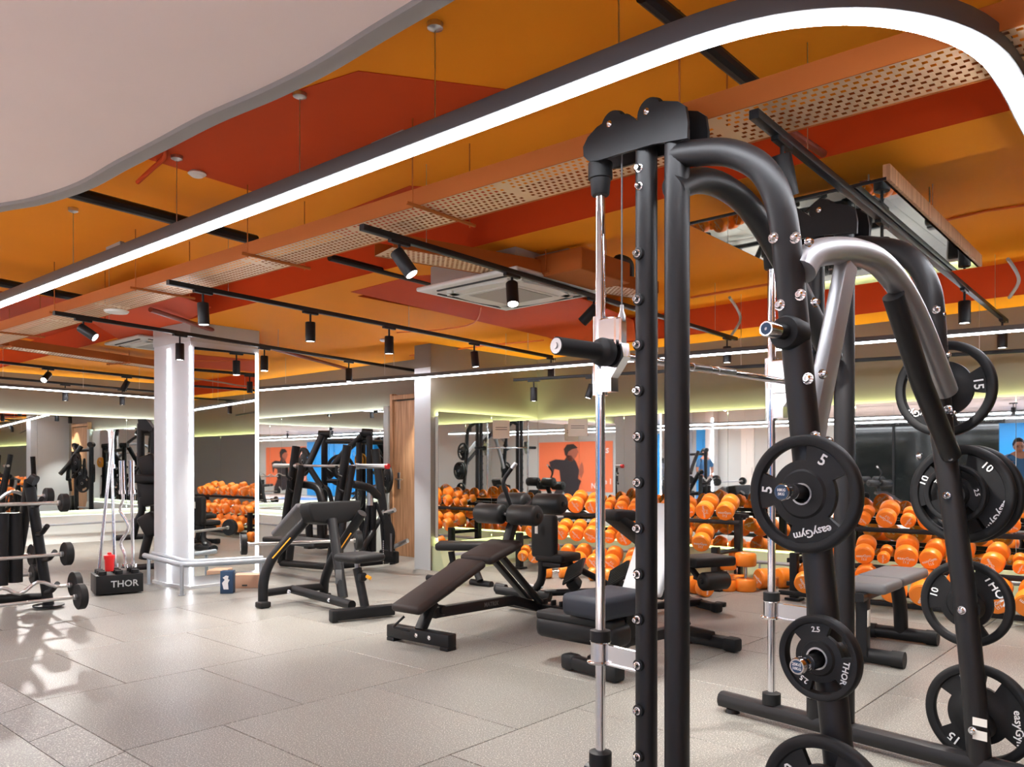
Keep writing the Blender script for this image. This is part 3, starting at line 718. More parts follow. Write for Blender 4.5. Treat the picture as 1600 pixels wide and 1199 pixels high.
    mb.box(SP(.25, s, zz-.036), (.2, .03, .006), Matrix.Rotation(math.atan2(E1.y, E1.x), 3, 'Z')); part('safety_stop', mb, 'chrome', sm)
    mb = MB(); mb.lathe(SP(.35, s, zz+.042), (0, 0, 1), [(0, .038), (.038, .038), (.04, .03)], 20); part('stop_bumper', mb, 'rubber', sm)
    # carriage
    zc = 1.61 if si == 0 else 1.56
    mb = MB(); mb.lathe(SP(.35, s, zc-.15), (0, 0, 1), [(0, .0185), (0, .029), (.29, .029), (.29, .0185), (0, .0185)], 24, False); part('bearing_sleeve', mb, 'chrome', sm)
    RE = Matrix.Rotation(math.atan2(E1.y, E1.x), 3, 'Z')
    mb = MB(); mb.box(SP(.3, s, zc+.05), (.09, .05, .16), RE, .006, 1); mb.box(SP(.265, s, zc+.06), (.06, .04, .13), RE, .006, 1)
    mb.prism([SP(.33, s-.02, zc), SP(.23, s-.02, zc+.03), SP(.22, s-.02, zc-.02), SP(.28, s-.02, zc-.09), SP(.28, s-.02, zc-.14), SP(.33, s-.02, zc-.14)], tuple(E2*.04))
    part('carriage_block', mb, 'chrome', sm)
    mb = MB(); mb.lathe(SP(.245, s, zc+.11), (0, 0, 1), [(0, .014), (.02, .014), (.04, .007), (.06, .007)], 12); part('cable_end', mb, 'steel', sm)
    # storage pegs
    pegs = ([(528, None), (768, 1253), (1032, 1277), (1258, 1290)] if si == 0 else [(603, None), (773, None), (945, None), (1122, None)])
    for v, us in pegs:
        z = CH+(HV-v)*CP[len(CP)//2].y/F
        for a, b in zip(CP, CP[1:]):
            if a.z >= z >= b.z: c = a.lerp(b, (a.z-z)/(a.z-b.z)); break
        L = .155 if si == 0 else .2
        if us: c = onS(us, v, -.085)+E2*.085; L = .19
        mb = MB(); mb.lathe(c, E2*sg, [(0, .05), (.058, .05), (.066, .045), (.066, .02)], 24); part('peg_collar', mb, 'rubber', sm)
        mb = MB(); mb.lathe(c, E2*sg, [(.0, .022), (L-.05, .022)], 20); part('peg_core', mb, 'rubber', sm)
        mb = MB(); mb.lathe(c+E2*sg*(L-.05), E2*sg, [(0, .0225), (.05, .0235), (.055, .021), (.055, .017), (.052, .016)], 24); pg = part('peg_sleeve', mb, 'chrome', sm)
        mb = MB(); mb.lathe(c+E2*sg*(L+.003), E2*sg, [(0, .0165), (.0015, .0165)], 20); part('peg_end_cap', mb, 'navybox', sm)
        if si == 0: lettering({768: '10KG\n5KG', 1032: '25KG\n10KG'}.get(v, '#'), .011, c+E2*sg*(L+.0055), E1*-1 if True else E1, (0, 0, 1), 'white', sm)
        if si == 1: bolt(c-E2*.042, -E2, .012, .014)
# bolts on the storage posts
for u, v, s in ((1243, 372, 0), (1209, 372, 0), (1251, 461, 0), (1219, 477, 0), (1263, 592, 0), (1274, 683, 0), (1463, 484, SL), (1471, 560, SL), (1482, 640, SL), (1486, 716, SL)):
    q = onS(u, v, s-.041); bolt(q, -E2, .0125, .016)
for u, v, s in ((1262, 379, 0), (1272, 473, 0), (1284, 585, 0), (1293, 690, 0), (1471, 492, SL), (1479, 555, SL), (1487, 646, SL), (1494, 710, SL), (1435, 713, SL)):
    q = onS(u, v, s); bolt(q, (-E1*1+E2*-.2), .011, .016)
# bar
mb = MB(); mb.tube([SP(.27, -.02, 1.602), SP(.27, SL+.02, 1.585)], .0145, 16); part('bar', mb, 'chrome', sm)
mb = MB()
for s_ in (.45, .62): mb.lathe(SP(.27, s_, 1.595), E2, [(0, .0165), (.12, .0165)], 16)
part('bar_grip', mb, 'steel', sm)
mb = MB(); mb.lathe(SP(.29, -.03, 1.61), -E2, [(0, .05), (.03, .052), (.04, .048), (.05, .035), (.06, .031), (.255, .031)], 24); part('bar_end_sleeve', mb, 'rubber', sm)
mb = MB(); mb.lathe(SP(.29, -.285, 1.61), -E2, [(0, .027), (.003, .027), (.003, .012), (.009, .011)], 20); part('bar_end_disc', mb, 'steel', sm)
mb = MB(); mb.lathe(SP(.29, SL+.03, 1.58), E2, [(0, .05), (.03, .052), (.05, .035), (.06, .031), (.255, .031)], 24); part('bar_end_sleeve', mb, 'rubber', sm)
# cross members
tc = -.44
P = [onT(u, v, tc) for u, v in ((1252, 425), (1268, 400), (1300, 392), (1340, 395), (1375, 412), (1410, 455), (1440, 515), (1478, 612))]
mb = MB(); mb.tube(spline(P, 5), .043, 22); part('cross_arch', mb, 'silver', sm, 'cross arch, its strong highlight painted in as silver')  # graphite tube, its highlight put into a silver colour
mb = MB(); mb.sweep([onT(1322, 415, tc), onT(1278, 640, tc), onT(1258, 760, tc)], rsec(.075, .05, .012), up=E1); part('arch_strut', mb, 'silver', sm)  # lit strut, drawn in the arch's lighter colour
mb = MB(); mb.sweep([onT(1396, 462, tc), onT(1440, 600, tc), onT(1486, 712, tc)], csec(.037, 18), up=E1); part('arch_strut', mb, 'graph', sm)
P = [onT(u, v, 0.0) for u, v in ((1052, 295), (1090, 282), (1130, 292), (1170, 324), (1205, 375), (1240, 440), (1300, 560))]
mb = MB(); mb.tube(spline(P, 4), .045, 20); part('cross_arch', mb, 'graph', sm)
mb = MB(); mb.sweep([SP(.60, -.0, .055), SP(.60, .0, .056)], rsec(.06, .06, .02)) if False else None
# plates on the pegs
def cpt(s, v, us):     # centre of a plate seen at (u, v), on the plane s
    return onS(us, v, s)
OP3 = ((62, 62), (185, 52), (300, 62))
plate(cpt(-.085, 772, 1257), -E2, .168, 'black rubber plate marked 5 on the upper near peg of the smith machine', [('5', 58, .66, .045, -30), ('5', 175, .66, .045, 85), ('easyGym', 285, .66, .032, 195)], ((85, 68), (198, 52), (318, 66)), thick=1.0)
plate(cpt(-.085, 1028, 1281), -E2, .119, 'small black plate marked 2.5 on the middle near peg of the smith machine', [('2.5', 95, .66, .021, 5), ('2.5', 238, .66, .021, 150), ('THOR', 340, .68, .024, -100)], ((140, 70), (255, 62), (10, 60)))
plate(cpt(-.085, 1258, 1290), -E2, .19, 'large black plate on the lowest near peg, cut off by the bottom edge', [('10', 150, .66, .045, 60)], ((75, 40), (195, 60), (300, 60)))
plate(cpt(SL+.11, 608, 1476), -E2, .195, 'black plate marked 15 on the top far peg of the smith machine', [('15', 5, .66, .05, -85), ('easyGym', 225, .7, .036, 170)], ((28, 70), (160, 62), (290, 60)))
plate(cpt(SL+.105, 772, 1502), -E2, .197, 'black plate marked 10 on the second far peg, in front of another plate', [('10', 48, .74, .044, -40), ('10', 160, .74, .044, 70), ('easyGym', 330, .8, .036, 240)], ((78, 55), (200, 55), (300, 5)))
plate(cpt(SL+.155, 772, 1516), -E2, .197, 'plain black plate hindmost on the second far peg', [], ((78, 55), (200, 55), (320, 45)))
plate(cpt(SL+.06, 772, 1493), -E2, .118, 'small black plate marked 2.5 nearest the post on the second far peg', [('2.5', 5, .68, .024, -75), ('THOR', 130, .68, .022, 45)], ((140, 60), (255, 62), (20, 60)), thick=.8)
plate(cpt(SL+.1, 943, 1510), -E2, .172, 'black plate marked 10 with white side lettering on the third far peg', [('10', 165, .7, .04, 78), ('THOR', 30, .75, .046, -55)], ((75, 55), (195, 60), (305, 70)))
plate(cpt(SL+.1, 1117, 1530), -E2, .2, 'black plate marked 15 on the lowest far peg beside a paper label', [('15', 110, .7, .05, 20), ('15', 232, .72, .05, 150), ('easyGym', 350, .72, .04, -85)], ((60, 22), (150, 60), (285, 40)))
mb = MB(); q = onS(1531, 1150, SL-.046); mb.box(q, (.05, .002, .035), Matrix.Rotation(math.atan2(E1.y, E1.x), 3, 'Z')); mb.box(q+up(.05), (.05, .002, .03), Matrix.Rotation(math.atan2(E1.y, E1.x), 3, 'Z')); ORG[0] = Vector(sm.location); part('paper_label', mb, 'paper', sm)
# ================= mid-ground equipment =================
def VP(l): return [V(*p) for p in l]
def T(name, pts, r, m, parent, fil=.0, sp=0, label=None, n=14):
    P = VP(pts) if len(pts[0]) == 3 and not isinstance(pts[0], Vector) else [Vector(p) for p in pts]
    if fil: P = fillet(P, fil, 5)
    if sp: P = spline(P, sp)
    mb = MB(); mb.tube(P, r, n); return part(name, mb, m, parent, label)
def RB_(x, y=None):     # rotation with local x along a horizontal vector
    return Matrix.Rotation(math.atan2(x.y, x.x), 3, 'Z')
def tilt(xdir, ang):    # x along xdir raised by ang, y horizontal
    return RB_(xdir) @ Matrix.Rotation(-ang, 3, 'Y')
def pad(name, c, size, R, m, parent, bev=.03, label=None):
    mb = MB(); mb.box(c, size, R, bev, 3); return part(name, mb, m, parent, label, smooth=60)
def bx(name, c, size, R, m, parent, bev=.006, label=None):
    mb = MB(); mb.box(c, size, R, bev, 2); return part(name, mb, m, parent, label)
def roller(c, ax, L, r, parent, m='foam'):
    ax = Vector(ax).normalized(); mb = MB(); mb.lathe(Vector(c)-ax*L/2, ax, [(0, r*.5), (.004, r*.85), (.02, r), (L-.02, r), (L-.004, r*.85), (L, r*.5)], 24); o = part('foam_roller', mb, m, parent, smooth=50)
    mb = MB(); mb.lathe(Vector(c)-ax*(L/2+.012), ax, [(0, .014), (.004, .022), (L+.02, .022), (L+.024, .014)], 12); part('roller_cap', mb, 'black', parent)
# ---- decline bench in the centre ----
aD = Vector((.62, .785, 0)).normalized(); wD = Vector((.785, -.62, 0)).normalized(); o1 = G(657, 1008)
def LD(x, y, z): return o1+aD*x+wD*y+up(z)
def onD(u, v): return onplane(u, v, o1, wD)
t = thing('decline_bench', 'dark brown decline bench with four foam rollers, in the middle of the floor', 'bench', tuple(o1))
bx('foot_beam', LD(0, 0, .065), (.08, .58, .085), RB_(aD), 'black', t, .008)
for y in (-.25, .25): bx('rubber_foot', LD(0, y, .012), (.085, .07, .024), RB_(aD), 'rubber', t, .004)
for y in (0, .12): bolt(LD(-.04, y, .07), -aD, .011, .01, t)
mb = MB(); mb.sweep(fillet([LD(.0, 0, .1), LD(.08, 0, .22), LD(.12, 0, .27)], .05), rsec(.05, .08, .01), up=wD); part('neck', mb, 'black', t)
bx('pad_support', LD(.15, 0, .31), (.3, .1, .05), tilt(aD, .35), 'black', t)
P = [onD(688, 956), onD(800, 938), onD(846, 950)]
mb = MB(); mb.sweep([LD(.13, 0, P[0].z)]+P, rsec(.05, .075, .008), up=(0, 0, 1)); part('main_beam', mb, 'black', t)
lettering('MATRIX', .045, (P[0]*.35+P[1]*.65)-wD*-.027, (P[1]-P[0]), (0, 0, 1), 'greyprint', t)
mb = MB(); mb.lathe(onD(688, 953)+wD*.04, -wD, [(0, .03), (.008, .035), (.07, .035), (.08, .03)], 18); part('pivot', mb, 'black', t)
lo, hi = LD(-.15, 0, .25), LD(.53, 0, .505); a_ = math.atan2(hi.z-lo.z, (hi-lo).xy.length)
pad('seat_pad', (lo+hi)/2, ((hi-lo).length, .27, .06), tilt(aD, a_), 'brownleather', t, .028)
lo, hi = LD(.555, 0, .515), LD(.93, 0, .615); a2 = math.atan2(hi.z-lo.z, (hi-lo).xy.length)
pad('hip_pad', (lo+hi)/2, ((hi-lo).length, .31, .065), tilt(aD, a2), 'brownleather', t, .03)
for y in (-.05, .06):
    a = LD(.78, y, .53); b = LD(1.27, y, .12)
    mb = MB(); mb.sweep([a, b], rsec(.035, .06, .008), up=wD); part('strut', mb, 'black', t)
mb = MB(); mb.sweep([LD(.9, 0, .55), LD(.98, 0, .72), LD(1.05, 0, .83)], rsec(.06, .07, .01), up=wD); part('roller_post', mb, 'black', t)
T('roller_axle', [LD(.93, -.3, .83), LD(.93, .3, .83)], .012, 'steel', t); T('roller_axle', [LD(1.24, -.3, .905), LD(1.24, .3, .905)], .012, 'steel', t)
T('roller_link', [LD(.93, 0, .83), LD(1.07, 0, .83), LD(1.24, 0, .905)], .025, 'black', t)
for s in (-1, 1):
    roller(LD(.93, s*.165, .83), wD, .26, .078, t); roller(LD(1.24, s*.175, .905), wD, .26, .08, t)
T('grab_handle', [(806, 810, 6.15), (800, 795, 6.15), (786, 757, 6.12), (788, 748, 6.12), (801, 730, 6.1)], .016, 'black', t, fil=.05)
T('handle_tip', [(800, 732, 6.1), (806, 724, 6.09)], .017, 'steel', t, label='bare steel handle tip')
T('adjust_lever', [LD(-.1, -.05, .2), LD(-.16, -.1, .13), LD(-.1, -.0, .11)], .008, 'black', t, fil=.02)
fa, fb = G(797, 952), G(926, 976)
mb = MB(); mb.sweep([fa+up(.06), fb+up(.06)], rsec(.07, .07, .01)); part('foot_beam', mb, 'black', t)
for k in range(7):
    c = fa.lerp(fb, .15+k*.1)+up(.11); bx('adjust_tooth', c, (.018, .05, .05), RB_(fb-fa), 'black', t, .003)
mb = MB(); mb.sweep([P[2], fa.lerp(fb, .4)+up(.07)], rsec(.05, .07, .008)); part('main_beam', mb, 'black', t)
# ---- second bench with backrest painted as lit ----
q1 = G(925, 1056); q2 = G(1110, 1012); aQ = (q2-q1).normalized(); wQ = Vector((aQ.y, -aQ.x, 0))
def LQ(x, y, z): return q1+aQ*x+wQ*y+up(z)
t = thing('incline_bench', 'incline bench with navy seat pad and raised backrest painted pale as lit behind the black uprights', 'bench', tuple(q1))
for x in (0, (q2-q1).length):
    mb = MB(); mb.sweep([LQ(x, -.2, .05), LQ(x, .2, .05)], rsec(.08, .08, .02)); part('foot_beam', mb, 'black', t)
    for s in (-1, 1): bx('foot_cap', LQ(x, s*.17, .05), (.09, .1, .09), RB_(aQ), 'rubber', t, .02)
mb = MB(); mb.sweep([LQ(0, 0, .08), LQ(.3, 0, .16), LQ(.8, 0, .16), LQ((q2-q1).length, 0, .08)], rsec(.07, .07, .02)); part('main_beam', mb, 'black', t)
mb = MB(); mb.sweep([LQ(.3, 0, .15), LQ(.3, 0, .36)], rsec(.07, .09, .02), up=aQ); part('seat_post', mb, 'black', t)
pad('seat_pad', LQ(.12, 0, .405), (.42, .34, .13), tilt(aQ, .03), 'navy', t, .035)
aB = 1.12; cB = LQ(.42, 0, .42)
pad('backrest_pad', cB+(aQ*math.cos(aB)+up(math.sin(aB)))*.3, (.6, .3, .05), tilt(aQ, aB), 'palegrey', t, .02, 'backrest pad, light on its face painted pale grey')  # pale grey stands for the light falling on this face
pad('backrest_shell', cB+(aQ*math.cos(aB)+up(math.sin(aB)))*.29+aQ*.045-up(.02), (.58, .26, .045), tilt(aQ, aB), 'black', t, .015)
mb = MB(); mb.sweep([LQ(.55, 0, .62), LQ(.85, 0, .18)], rsec(.05, .06, .01), up=wQ); part('back_strut', mb, 'black', t)
cS = V(910, 984, 4.75); RS = RB_(DA)
pad('leg_cover', cS, (.6, .2, .14), RS, 'black', t, .05)
pad('leg_cover', cS+up(.07)-DB*.03, (.56, .14, .05), RS, 'rubber', t, .015)
lettering('MATRIX', .05, cS+up(.0965)-DB*.02+DA*.07, DA, DB, 'greyprint', t)
# ---- third bench behind it with leg roller ----
g1, g2 = V(962, 935, 6.35), G(1095, 952); g1.z = 0; aH = (g2-g1).normalized(); wH = Vector((aH.y, -aH.x, 0))
def LH(x, y, z): return g1+aH*x+wH*y+up(z)
t = thing('sit_up_bench', 'black sit-up bench with leg roller, half hidden behind the black uprights', 'bench', tuple(g1))
Ltot = (g2-g1).length
for x in (.15, Ltot):
    mb = MB(); mb.sweep([LH(x, -.22, .045), LH(x, .22, .045)], rsec(.07, .07, .02)); part('foot_beam', mb, 'black', t)
    for s in (-1, 1): bx('foot_cap', LH(x, s*.2, .045), (.08, .08, .08), RB_(aH), 'rubber', t, .02)
mb = MB(); mb.sweep([LH(.15, 0, .06), LH(Ltot, 0, .06)], rsec(.06, .06, .02)); part('main_beam', mb, 'black', t)
T('seat_post', [LH(Ltot*.75, 0, .06), LH(Ltot*.85, 0, .42)], .035, 'black', t)
p_a, p_b = V(958, 806, 6.3), LH(Ltot*.55, 0, .45); dd = p_b-p_a
pad('backrest_pad', (p_a+p_b)/2, (dd.length, .3, .07), RB_(aH) @ Matrix.Rotation(math.atan2(-dd.z, dd.xy.length), 3, 'Y'), 'leather', t, .03)
pad('headrest', p_a+aH*.05+up(.0)+wH*0, (.2, .26, .09), RB_(aH), 'leather', t, .035)
T('back_post', [p_a+aH*.25-up(.1), LH(.2, 0, .06)], .035, 'black', t)
pad('seat_pad', V(1100, 876, 6.6), (.42, .32, .08), RB_(aH), 'leather', t, .025)
T('roller_arm', [V(1085, 900, 6.6), V(1095, 903, 6.6)], .03, 'black', t); roller(V(1116, 908, 6.45), aH, .25, .075, t)
T('roller_arm', [LH(Ltot*.85, 0, .38), V(1095, 908, 6.5)], .025, 'black', t)
# ---- back extension chair ----
t = thing('back_extension_chair', 'black back extension chair with curved post, padded seat and two ribbed footplates', 'gym machine', tuple(G(845, 930)))
T('curved_post', [(841, 806, 7.0), (843, 840, 7.0), (848, 880, 7.0), (846, 915, 7.0), (822, 928, 7.1)], .037, 'black', t, fil=.25)
pad('back_pad', V(851, 838, 6.95), (.26, .08, .38), RB_(wD), 'leather', t, .035)
bx('paper_label', V(838, 826, 6.9), (.03, .004, .09), RB_(wD), 'paper', t, .001)
pad('seat_pad', V(872, 870, 7.0), (.3, .3, .075), RB_(wD), 'leather', t, .025)
bx('seat_plate', V(868, 881, 7.0), (.24, .2, .04), RB_(wD), 'black', t)
T('strut', [(885, 880, 7.0), (925, 900, 6.9), (965, 922, 6.8)], .028, 'black', t); T('strut', [(848, 885, 7.0), (890, 880, 7.0)], .03, 'black', t)
T('base_tube', [(777, 922, 7.2), (858, 934, 6.9)], .04, 'black', t)
for a, b in (((775, 918, 7.25), (790, 921, 7.2)), ((842, 930, 6.95), (860, 933, 6.9))): T('end_cap', [a, b], .044, 'rubber', t)
T('step_bar', [(797, 911, 7.1), (848, 918, 7.0)], .014, 'steel', t)
T('base_rod', [(822, 928, 7.1), (900, 925, 7.0), (965, 924, 6.8)], .03, 'black', t)
for (u, v, Y) in ((897, 893, 6.7), (966, 898, 6.5)):
    R = Matrix.Rotation(ANG+.2, 3, 'Z') @ Matrix.Rotation(-.55, 3, 'Y') @ Matrix.Rotation(.5, 3, 'X'); c = V(u, v, Y)
    f = pad('footplate', c, (.2, .26, .02), R, 'rubber', t, .008)
    for k in range(9):
        mb = MB(); mb.box(c+R @ Vector((0, -.112+k*.028, .013)), (.18, .012, .008), R, .002, 1); part('rib', mb, 'black', f)
    bx('foot_block', c-up(.1), (.1, .12, .1), R, 'rubber', t, .02)
# ---- preacher curl bench ----
t = thing('preacher_bench', 'black preacher curl bench with rounded arm pad and small round-cornered seat', 'bench', tuple(G(500, 955)))
T('leg', [(411, 940, 6.8), (411, 905, 6.8), (424, 872, 6.83), (492, 797, 6.9)], .042, 'black', t, fil=.18)
bx('rubber_foot', V(411, 945, 6.75), (.1, .1, .05), RB_(DB), 'rubber', t, .012)
T('leg', [(506, 928, 7.35), (507, 905, 7.3), (520, 872, 7.2), (566, 802, 7.0)], .042, 'black', t, fil=.18)
bx('rubber_foot', V(506, 931, 7.35), (.1, .1, .05), RB_(DB), 'rubber', t, .012)
mb = MB(); mb.lathe(V(488, 801, 6.88), V(492, 797, 6.9)-V(424, 872, 6.83), [(0, .044), (.03, .044), (.032, .038)], 20); part('silver_cap', mb, 'silver', t, 'silver tube cap')
T('base_tube', [(415, 927, 6.85), (457, 921, 7.08), (505, 917, 7.32)], .034, 'black', t)
T('base_tube', [(457, 921, 7.08), (550, 946, 6.42)], .038, 'black', t)
T('centre_post', [(519, 812, 6.85), (536, 934, 6.62)], .042, 'black', t)
bx('side_label', V(529, 902, 6.63), (.05, .004, .12), RB_(Vector((1, .1, 0))), 'greyprint', t, .001)
for (a, b) in (((424, 872, 6.79), (452, 840, 6.82)), ((520, 872, 7.16), (546, 833, 7.04))):
    T('yellow_line', [V(*a)+Vector((.02, -.035, 0)), V(*b)+Vector((.02, -.035, 0))], .006, 'yellow', t, label='thin yellow stripe on the leg', n=6)
c = V(521, 797, 6.88); tl_ = .75
ol = [(x*.27, .075) for x in (-.93, .93)]+[(.262, .068), (.27, .05), (.265, .0)]+[(x*.05, -.085-.035*(1-(x/5)**2)) for x in (4.6, 4, 3, 2, 1, 0, -1, -2, -3, -4, -4.6)]+[(-.265, .0), (-.27, .05), (-.262, .068)]
mb = MB(); mb.prism([c+DB*(x+.03)+up(z)+DA*.0 for x, z in ol], tuple(-DA*.16-up(.02))); bmesh.ops.remove_doubles(mb.bm, verts=mb.bm.verts, dist=1e-5)
bmesh.ops.bevel(mb.bm, geom=[e for e in mb.bm.edges if abs((e.verts[0].co-e.verts[1].co).normalized().dot(DA)) < .5], offset=.018, segments=3, affect='EDGES', profile=.5); part('arm_pad', mb, 'leather', t, smooth=60)
pad('arm_pad', V(488, 803, 7.05)-DA*.22-up(.06), (.3, .5, .05), RB_(DB) @ Matrix.Rotation(-.6, 3, 'X'), 'greyleather', t, .02, 'sloping arm pad face, light on it painted grey')  # lit top face of the arm pad, light put into the grey
pad('seat_pad', V(562, 871, 6.33), (.3, .3, .065), RB_(DB), 'leather', t, .03)
T('seat_stem', [(558, 878, 6.35), (559, 892, 6.35)], .022, 'silver', t); T('seat_post', [(558, 888, 6.35), (572, 957, 6.3)], .036, 'black', t)
bx('adjust_knob', V(566, 902, 6.25), (.07, .05, .07), RB_(DB), 'black', t, .02); T('pull_pin', [(573, 901, 6.22), (579, 904, 6.2)], .014, 'yellow', t, label='yellow pull pin')
fa, fb = G(521, 973), G(614, 963)
mb = MB(); mb.sweep([fa+up(.055), fb+up(.055)], rsec(.08, .085, .015)); part('foot_beam', mb, 'black', t)
bx('foot_cap', fa+up(.05), (.05, .09, .095), RB_(fb-fa), 'rubber', t, .012)
for (u, v, Y) in ((451, 925, 7.0), (515, 938, 6.6), (528, 941, 6.55)): bolt(V(u, v, Y), (0, -1, 0), .014, .014, t)
# ---- flat grey bench at right ----
f1, f2 = G(1350, 1036), G(1408, 1002); aF = (f2-f1).normalized(); wF = Vector((aF.y, -aF.x, 0)); LF_ = (f2-f1).length
def LF(x, y, z): return f1+aF*x+wF*y+up(z)
t = thing('flat_bench', 'flat grey two-piece padded bench in front of the dumbbell racks at right', 'bench', tuple(f1))
for x in (0, LF_):
    mb = MB(); mb.tube([LF(x, -.22, .05), LF(x, .22, .05)], .045, 18); part('foot_beam', mb, 'black', t)
    for s in (-1, 1): T('foot_cap', [LF(x, s*.16, .05), LF(x, s*.23, .05)], .05, 'rubber', t)
T('leg', [LF(LF_, 0, .06), LF(LF_-.02, 0, .25), LF(LF_-.12, 0, .42)], .045, 'black', t, fil=.15)
mb = MB(); mb.sweep([LF(-.12, 0, .41), LF(LF_, 0, .41)], rsec(.07, .05, .01)); part('main_beam', mb, 'black', t)
mb = MB(); mb.sweep([LF(-.02, 0, .05), LF(-.02, 0, .41)], rsec(.07, .07, .01), up=aF); part('leg', mb, 'black', t)
bx('warning_label', LF(-.03, .037, .28), (.05, .003, .1), RB_(aF), 'paper', t, .001)
pad('seat_pad', LF(LF_*.5+.22, 0, .465), (.62, .29, .065), RB_(aF), 'greyleather', t, .025)
pad('seat_pad', LF(LF_*.5-.28, 0, .462), (.36, .29, .065), RB_(aF), 'greyleather', t, .025)
# ---- grey bench behind the centre bench ----
t = thing('flat_bench', 'low black flat bench standing just right of the white pier', 'bench', tuple(G(730, 905)))
pad('seat_pad', V(730, 853, 8.1), (.62, .3, .08), RB_(DB*.6+DA*.75), 'leather', t, .03)
T('leg', [(705, 862, 8.1), (708, 880, 8.1), (690, 905, 8.2)], .035, 'black', t); T('leg', [(735, 862, 8.1), (745, 895, 8.0), (750, 908, 7.95)], .035, 'black', t)
for (u, v, Y) in ((683, 905, 8.3), (752, 912, 8.0)):
    T('foot_beam', [V(u, v, Y)-DA*.14, V(u, v, Y)+DA*.14], .035, 'black', t)
mb = MB(); mb.box(G(1126, 948)+up(.02), (.09, .05, .04), RB_(DA), .01, 2); single('rubber_end_cap', mb, 'rubber', 'small loose black rubber cap lying on the floor near the orange dumbbells', 'cap', loc=G(1126, 948))
# ================= dumbbells =================
def make_dumbbell(D, L, num, label, loc=(0, 0, 0)):
    t = thing('dumbbell', label, 'dumbbell', (0, 0, 0), 'orange dumbbells')
    h = L*.34; mb = MB()
    for s in (-1, 1):
        mb = MB(); mb.lathe((s*(L/2-h), 0, 0), (s, 0, 0), [(0, D*.42), (.006, D*.47), (.016, D/2), (h-.016, D/2), (h-.005, D*.47), (h-.003, D*.43), (h, D*.42)], 28); hd = part('weight_head', mb, 'orange', t, smooth=40)
        ca = .5
        for txt, y, sz in (('easyGym', .0, D*.2), (num, -D*.2, D*.16)):
            x = Vector((0, s, 0))
            xd = Vector((0, math.cos(ca)*s, math.sin(ca))); yd = Vector((0, -math.sin(ca)*s, math.cos(ca)))
            lettering(txt, sz, Vector((s*(L/2+.0006), 0, 0))+yd*y, xd, yd, 'white', hd, ext=.0006)
    mb = MB(); mb.lathe((-L*.2, 0, 0), (1, 0, 0), [(0, .02), (.02, .014), (L*.2, .016), (L*.4-.02, .014), (L*.4, .02)], 14); part('handle', mb, 'chrome', t)
    return t
protos = {}
def db_at(size, M_, label):
    D, L, num = size
    if size not in protos:
        t = make_dumbbell(D, L, num, label); t.matrix_world = M_; protos[size] = t; return t
    return copy_tree(protos[size], M_, label)
SZS = [(.1, .2, '4'), (.12, .22, '7.5'), (.14, .25, '10'), (.162, .28, '12.5'), (.178, .31, '17.5'), (.2, .33, '20')]
def aM(p, ax, roll=0):
    x = Vector(ax).normalized(); z = Vector((0, 0, 1)); y = z.cross(x).normalized(); z = x.cross(y)
    m = Matrix((x, y, z)).transposed().to_4x4() @ Matrix.Rotation(roll, 4, 'X'); m.translation = p; return m
TIERS = (('top', .70, 7.42), ('middle', .40, 7.2), ('bottom', .13, 7.02))
def rack(a0, a1, side, fills):
    o = AB((a0+a1)/2, 7.3); t = thing('dumbbell_rack', 'long black three-tier dumbbell rack, %s along the right mirror wall' % side, 'rack', tuple(o))
    for a in (a0+.1, a1-.1):
        for b in (7.02, 7.5):
            mb = MB(); mb.sweep([AB(a, b, .02), AB(a, b, .42 if b < 7.2 else .72)], rsec(.07, .07, .008), up=DA); part('upright', mb, 'black', t)
            mb = MB(); mb.box(AB(a, b, .012), (.14, .12, .02), Rz, .004, 1); part('foot_plate', mb, 'black', t)
        for z in (.2, .36): T('side_rung', [AB(a, 7.02, z), AB(a, 7.5, z)], .022, 'black', t)
    for (nm_, z, b), seq in zip(TIERS, fills):
        for db in (-.085, .085):
            mb = MB(); zz = z-.06 if db < 0 else z+.0; mb.sweep([AB(a0, b+db, zz), AB(a1, b+db, zz)], rsec(.05, .04, .006)); part('tier_rail', mb, 'black', t)
        x = a0+.12; k = 0
        for si in seq:
            D, L, num = SZS[si]
            x += D*.5+.012
            if x+D/2 > a1: break
            pc = AB(x, b-.02, z+D/2+.0); vw = Vector((pc.x, pc.y, 0)).normalized(); vw = (DB*.45+vw*.55+DA*random.uniform(-.12, .12)).normalized()+up(.36)
            db_at(SZS[si], aM(pc, vw*random.choice((1, -1)), random.uniform(-2, 2)),
                  'orange round dumbbell, %s from the left on the %s tier of the %s rack' % (ORD[k] if k < len(ORD) else 'last', nm_, side))
            x += D*.5+random.choice((.02, .035, .06)); k += 1
rack(-6.25, -3.55, 'left-hand', ([0, 0, 2, 4, 3, 1, 2, 1, 2, 4, 2, 4, 4, 0, 4, 2, 3], [3, 3, 3, 3, 4, 2, 4, 3, 4, 3, 4, 3, 4], [1, 2, 4, 3, 4, 3, 4, 4, 4, 5]))
rack(-2.98, -.4, 'right-hand', ([2, 4, 1, 3, 1, 4, 2, 3, 1, 4, 4, 2, 1, 3, 1, 2, 3, 4], [4, 3, 3, 0, 4, 3, 4, 3, 0, 2, 4, 3, 4, 2, 4], [4, 5, 5, 5, 5, 5, 4, 5, 5, 4, 5]))
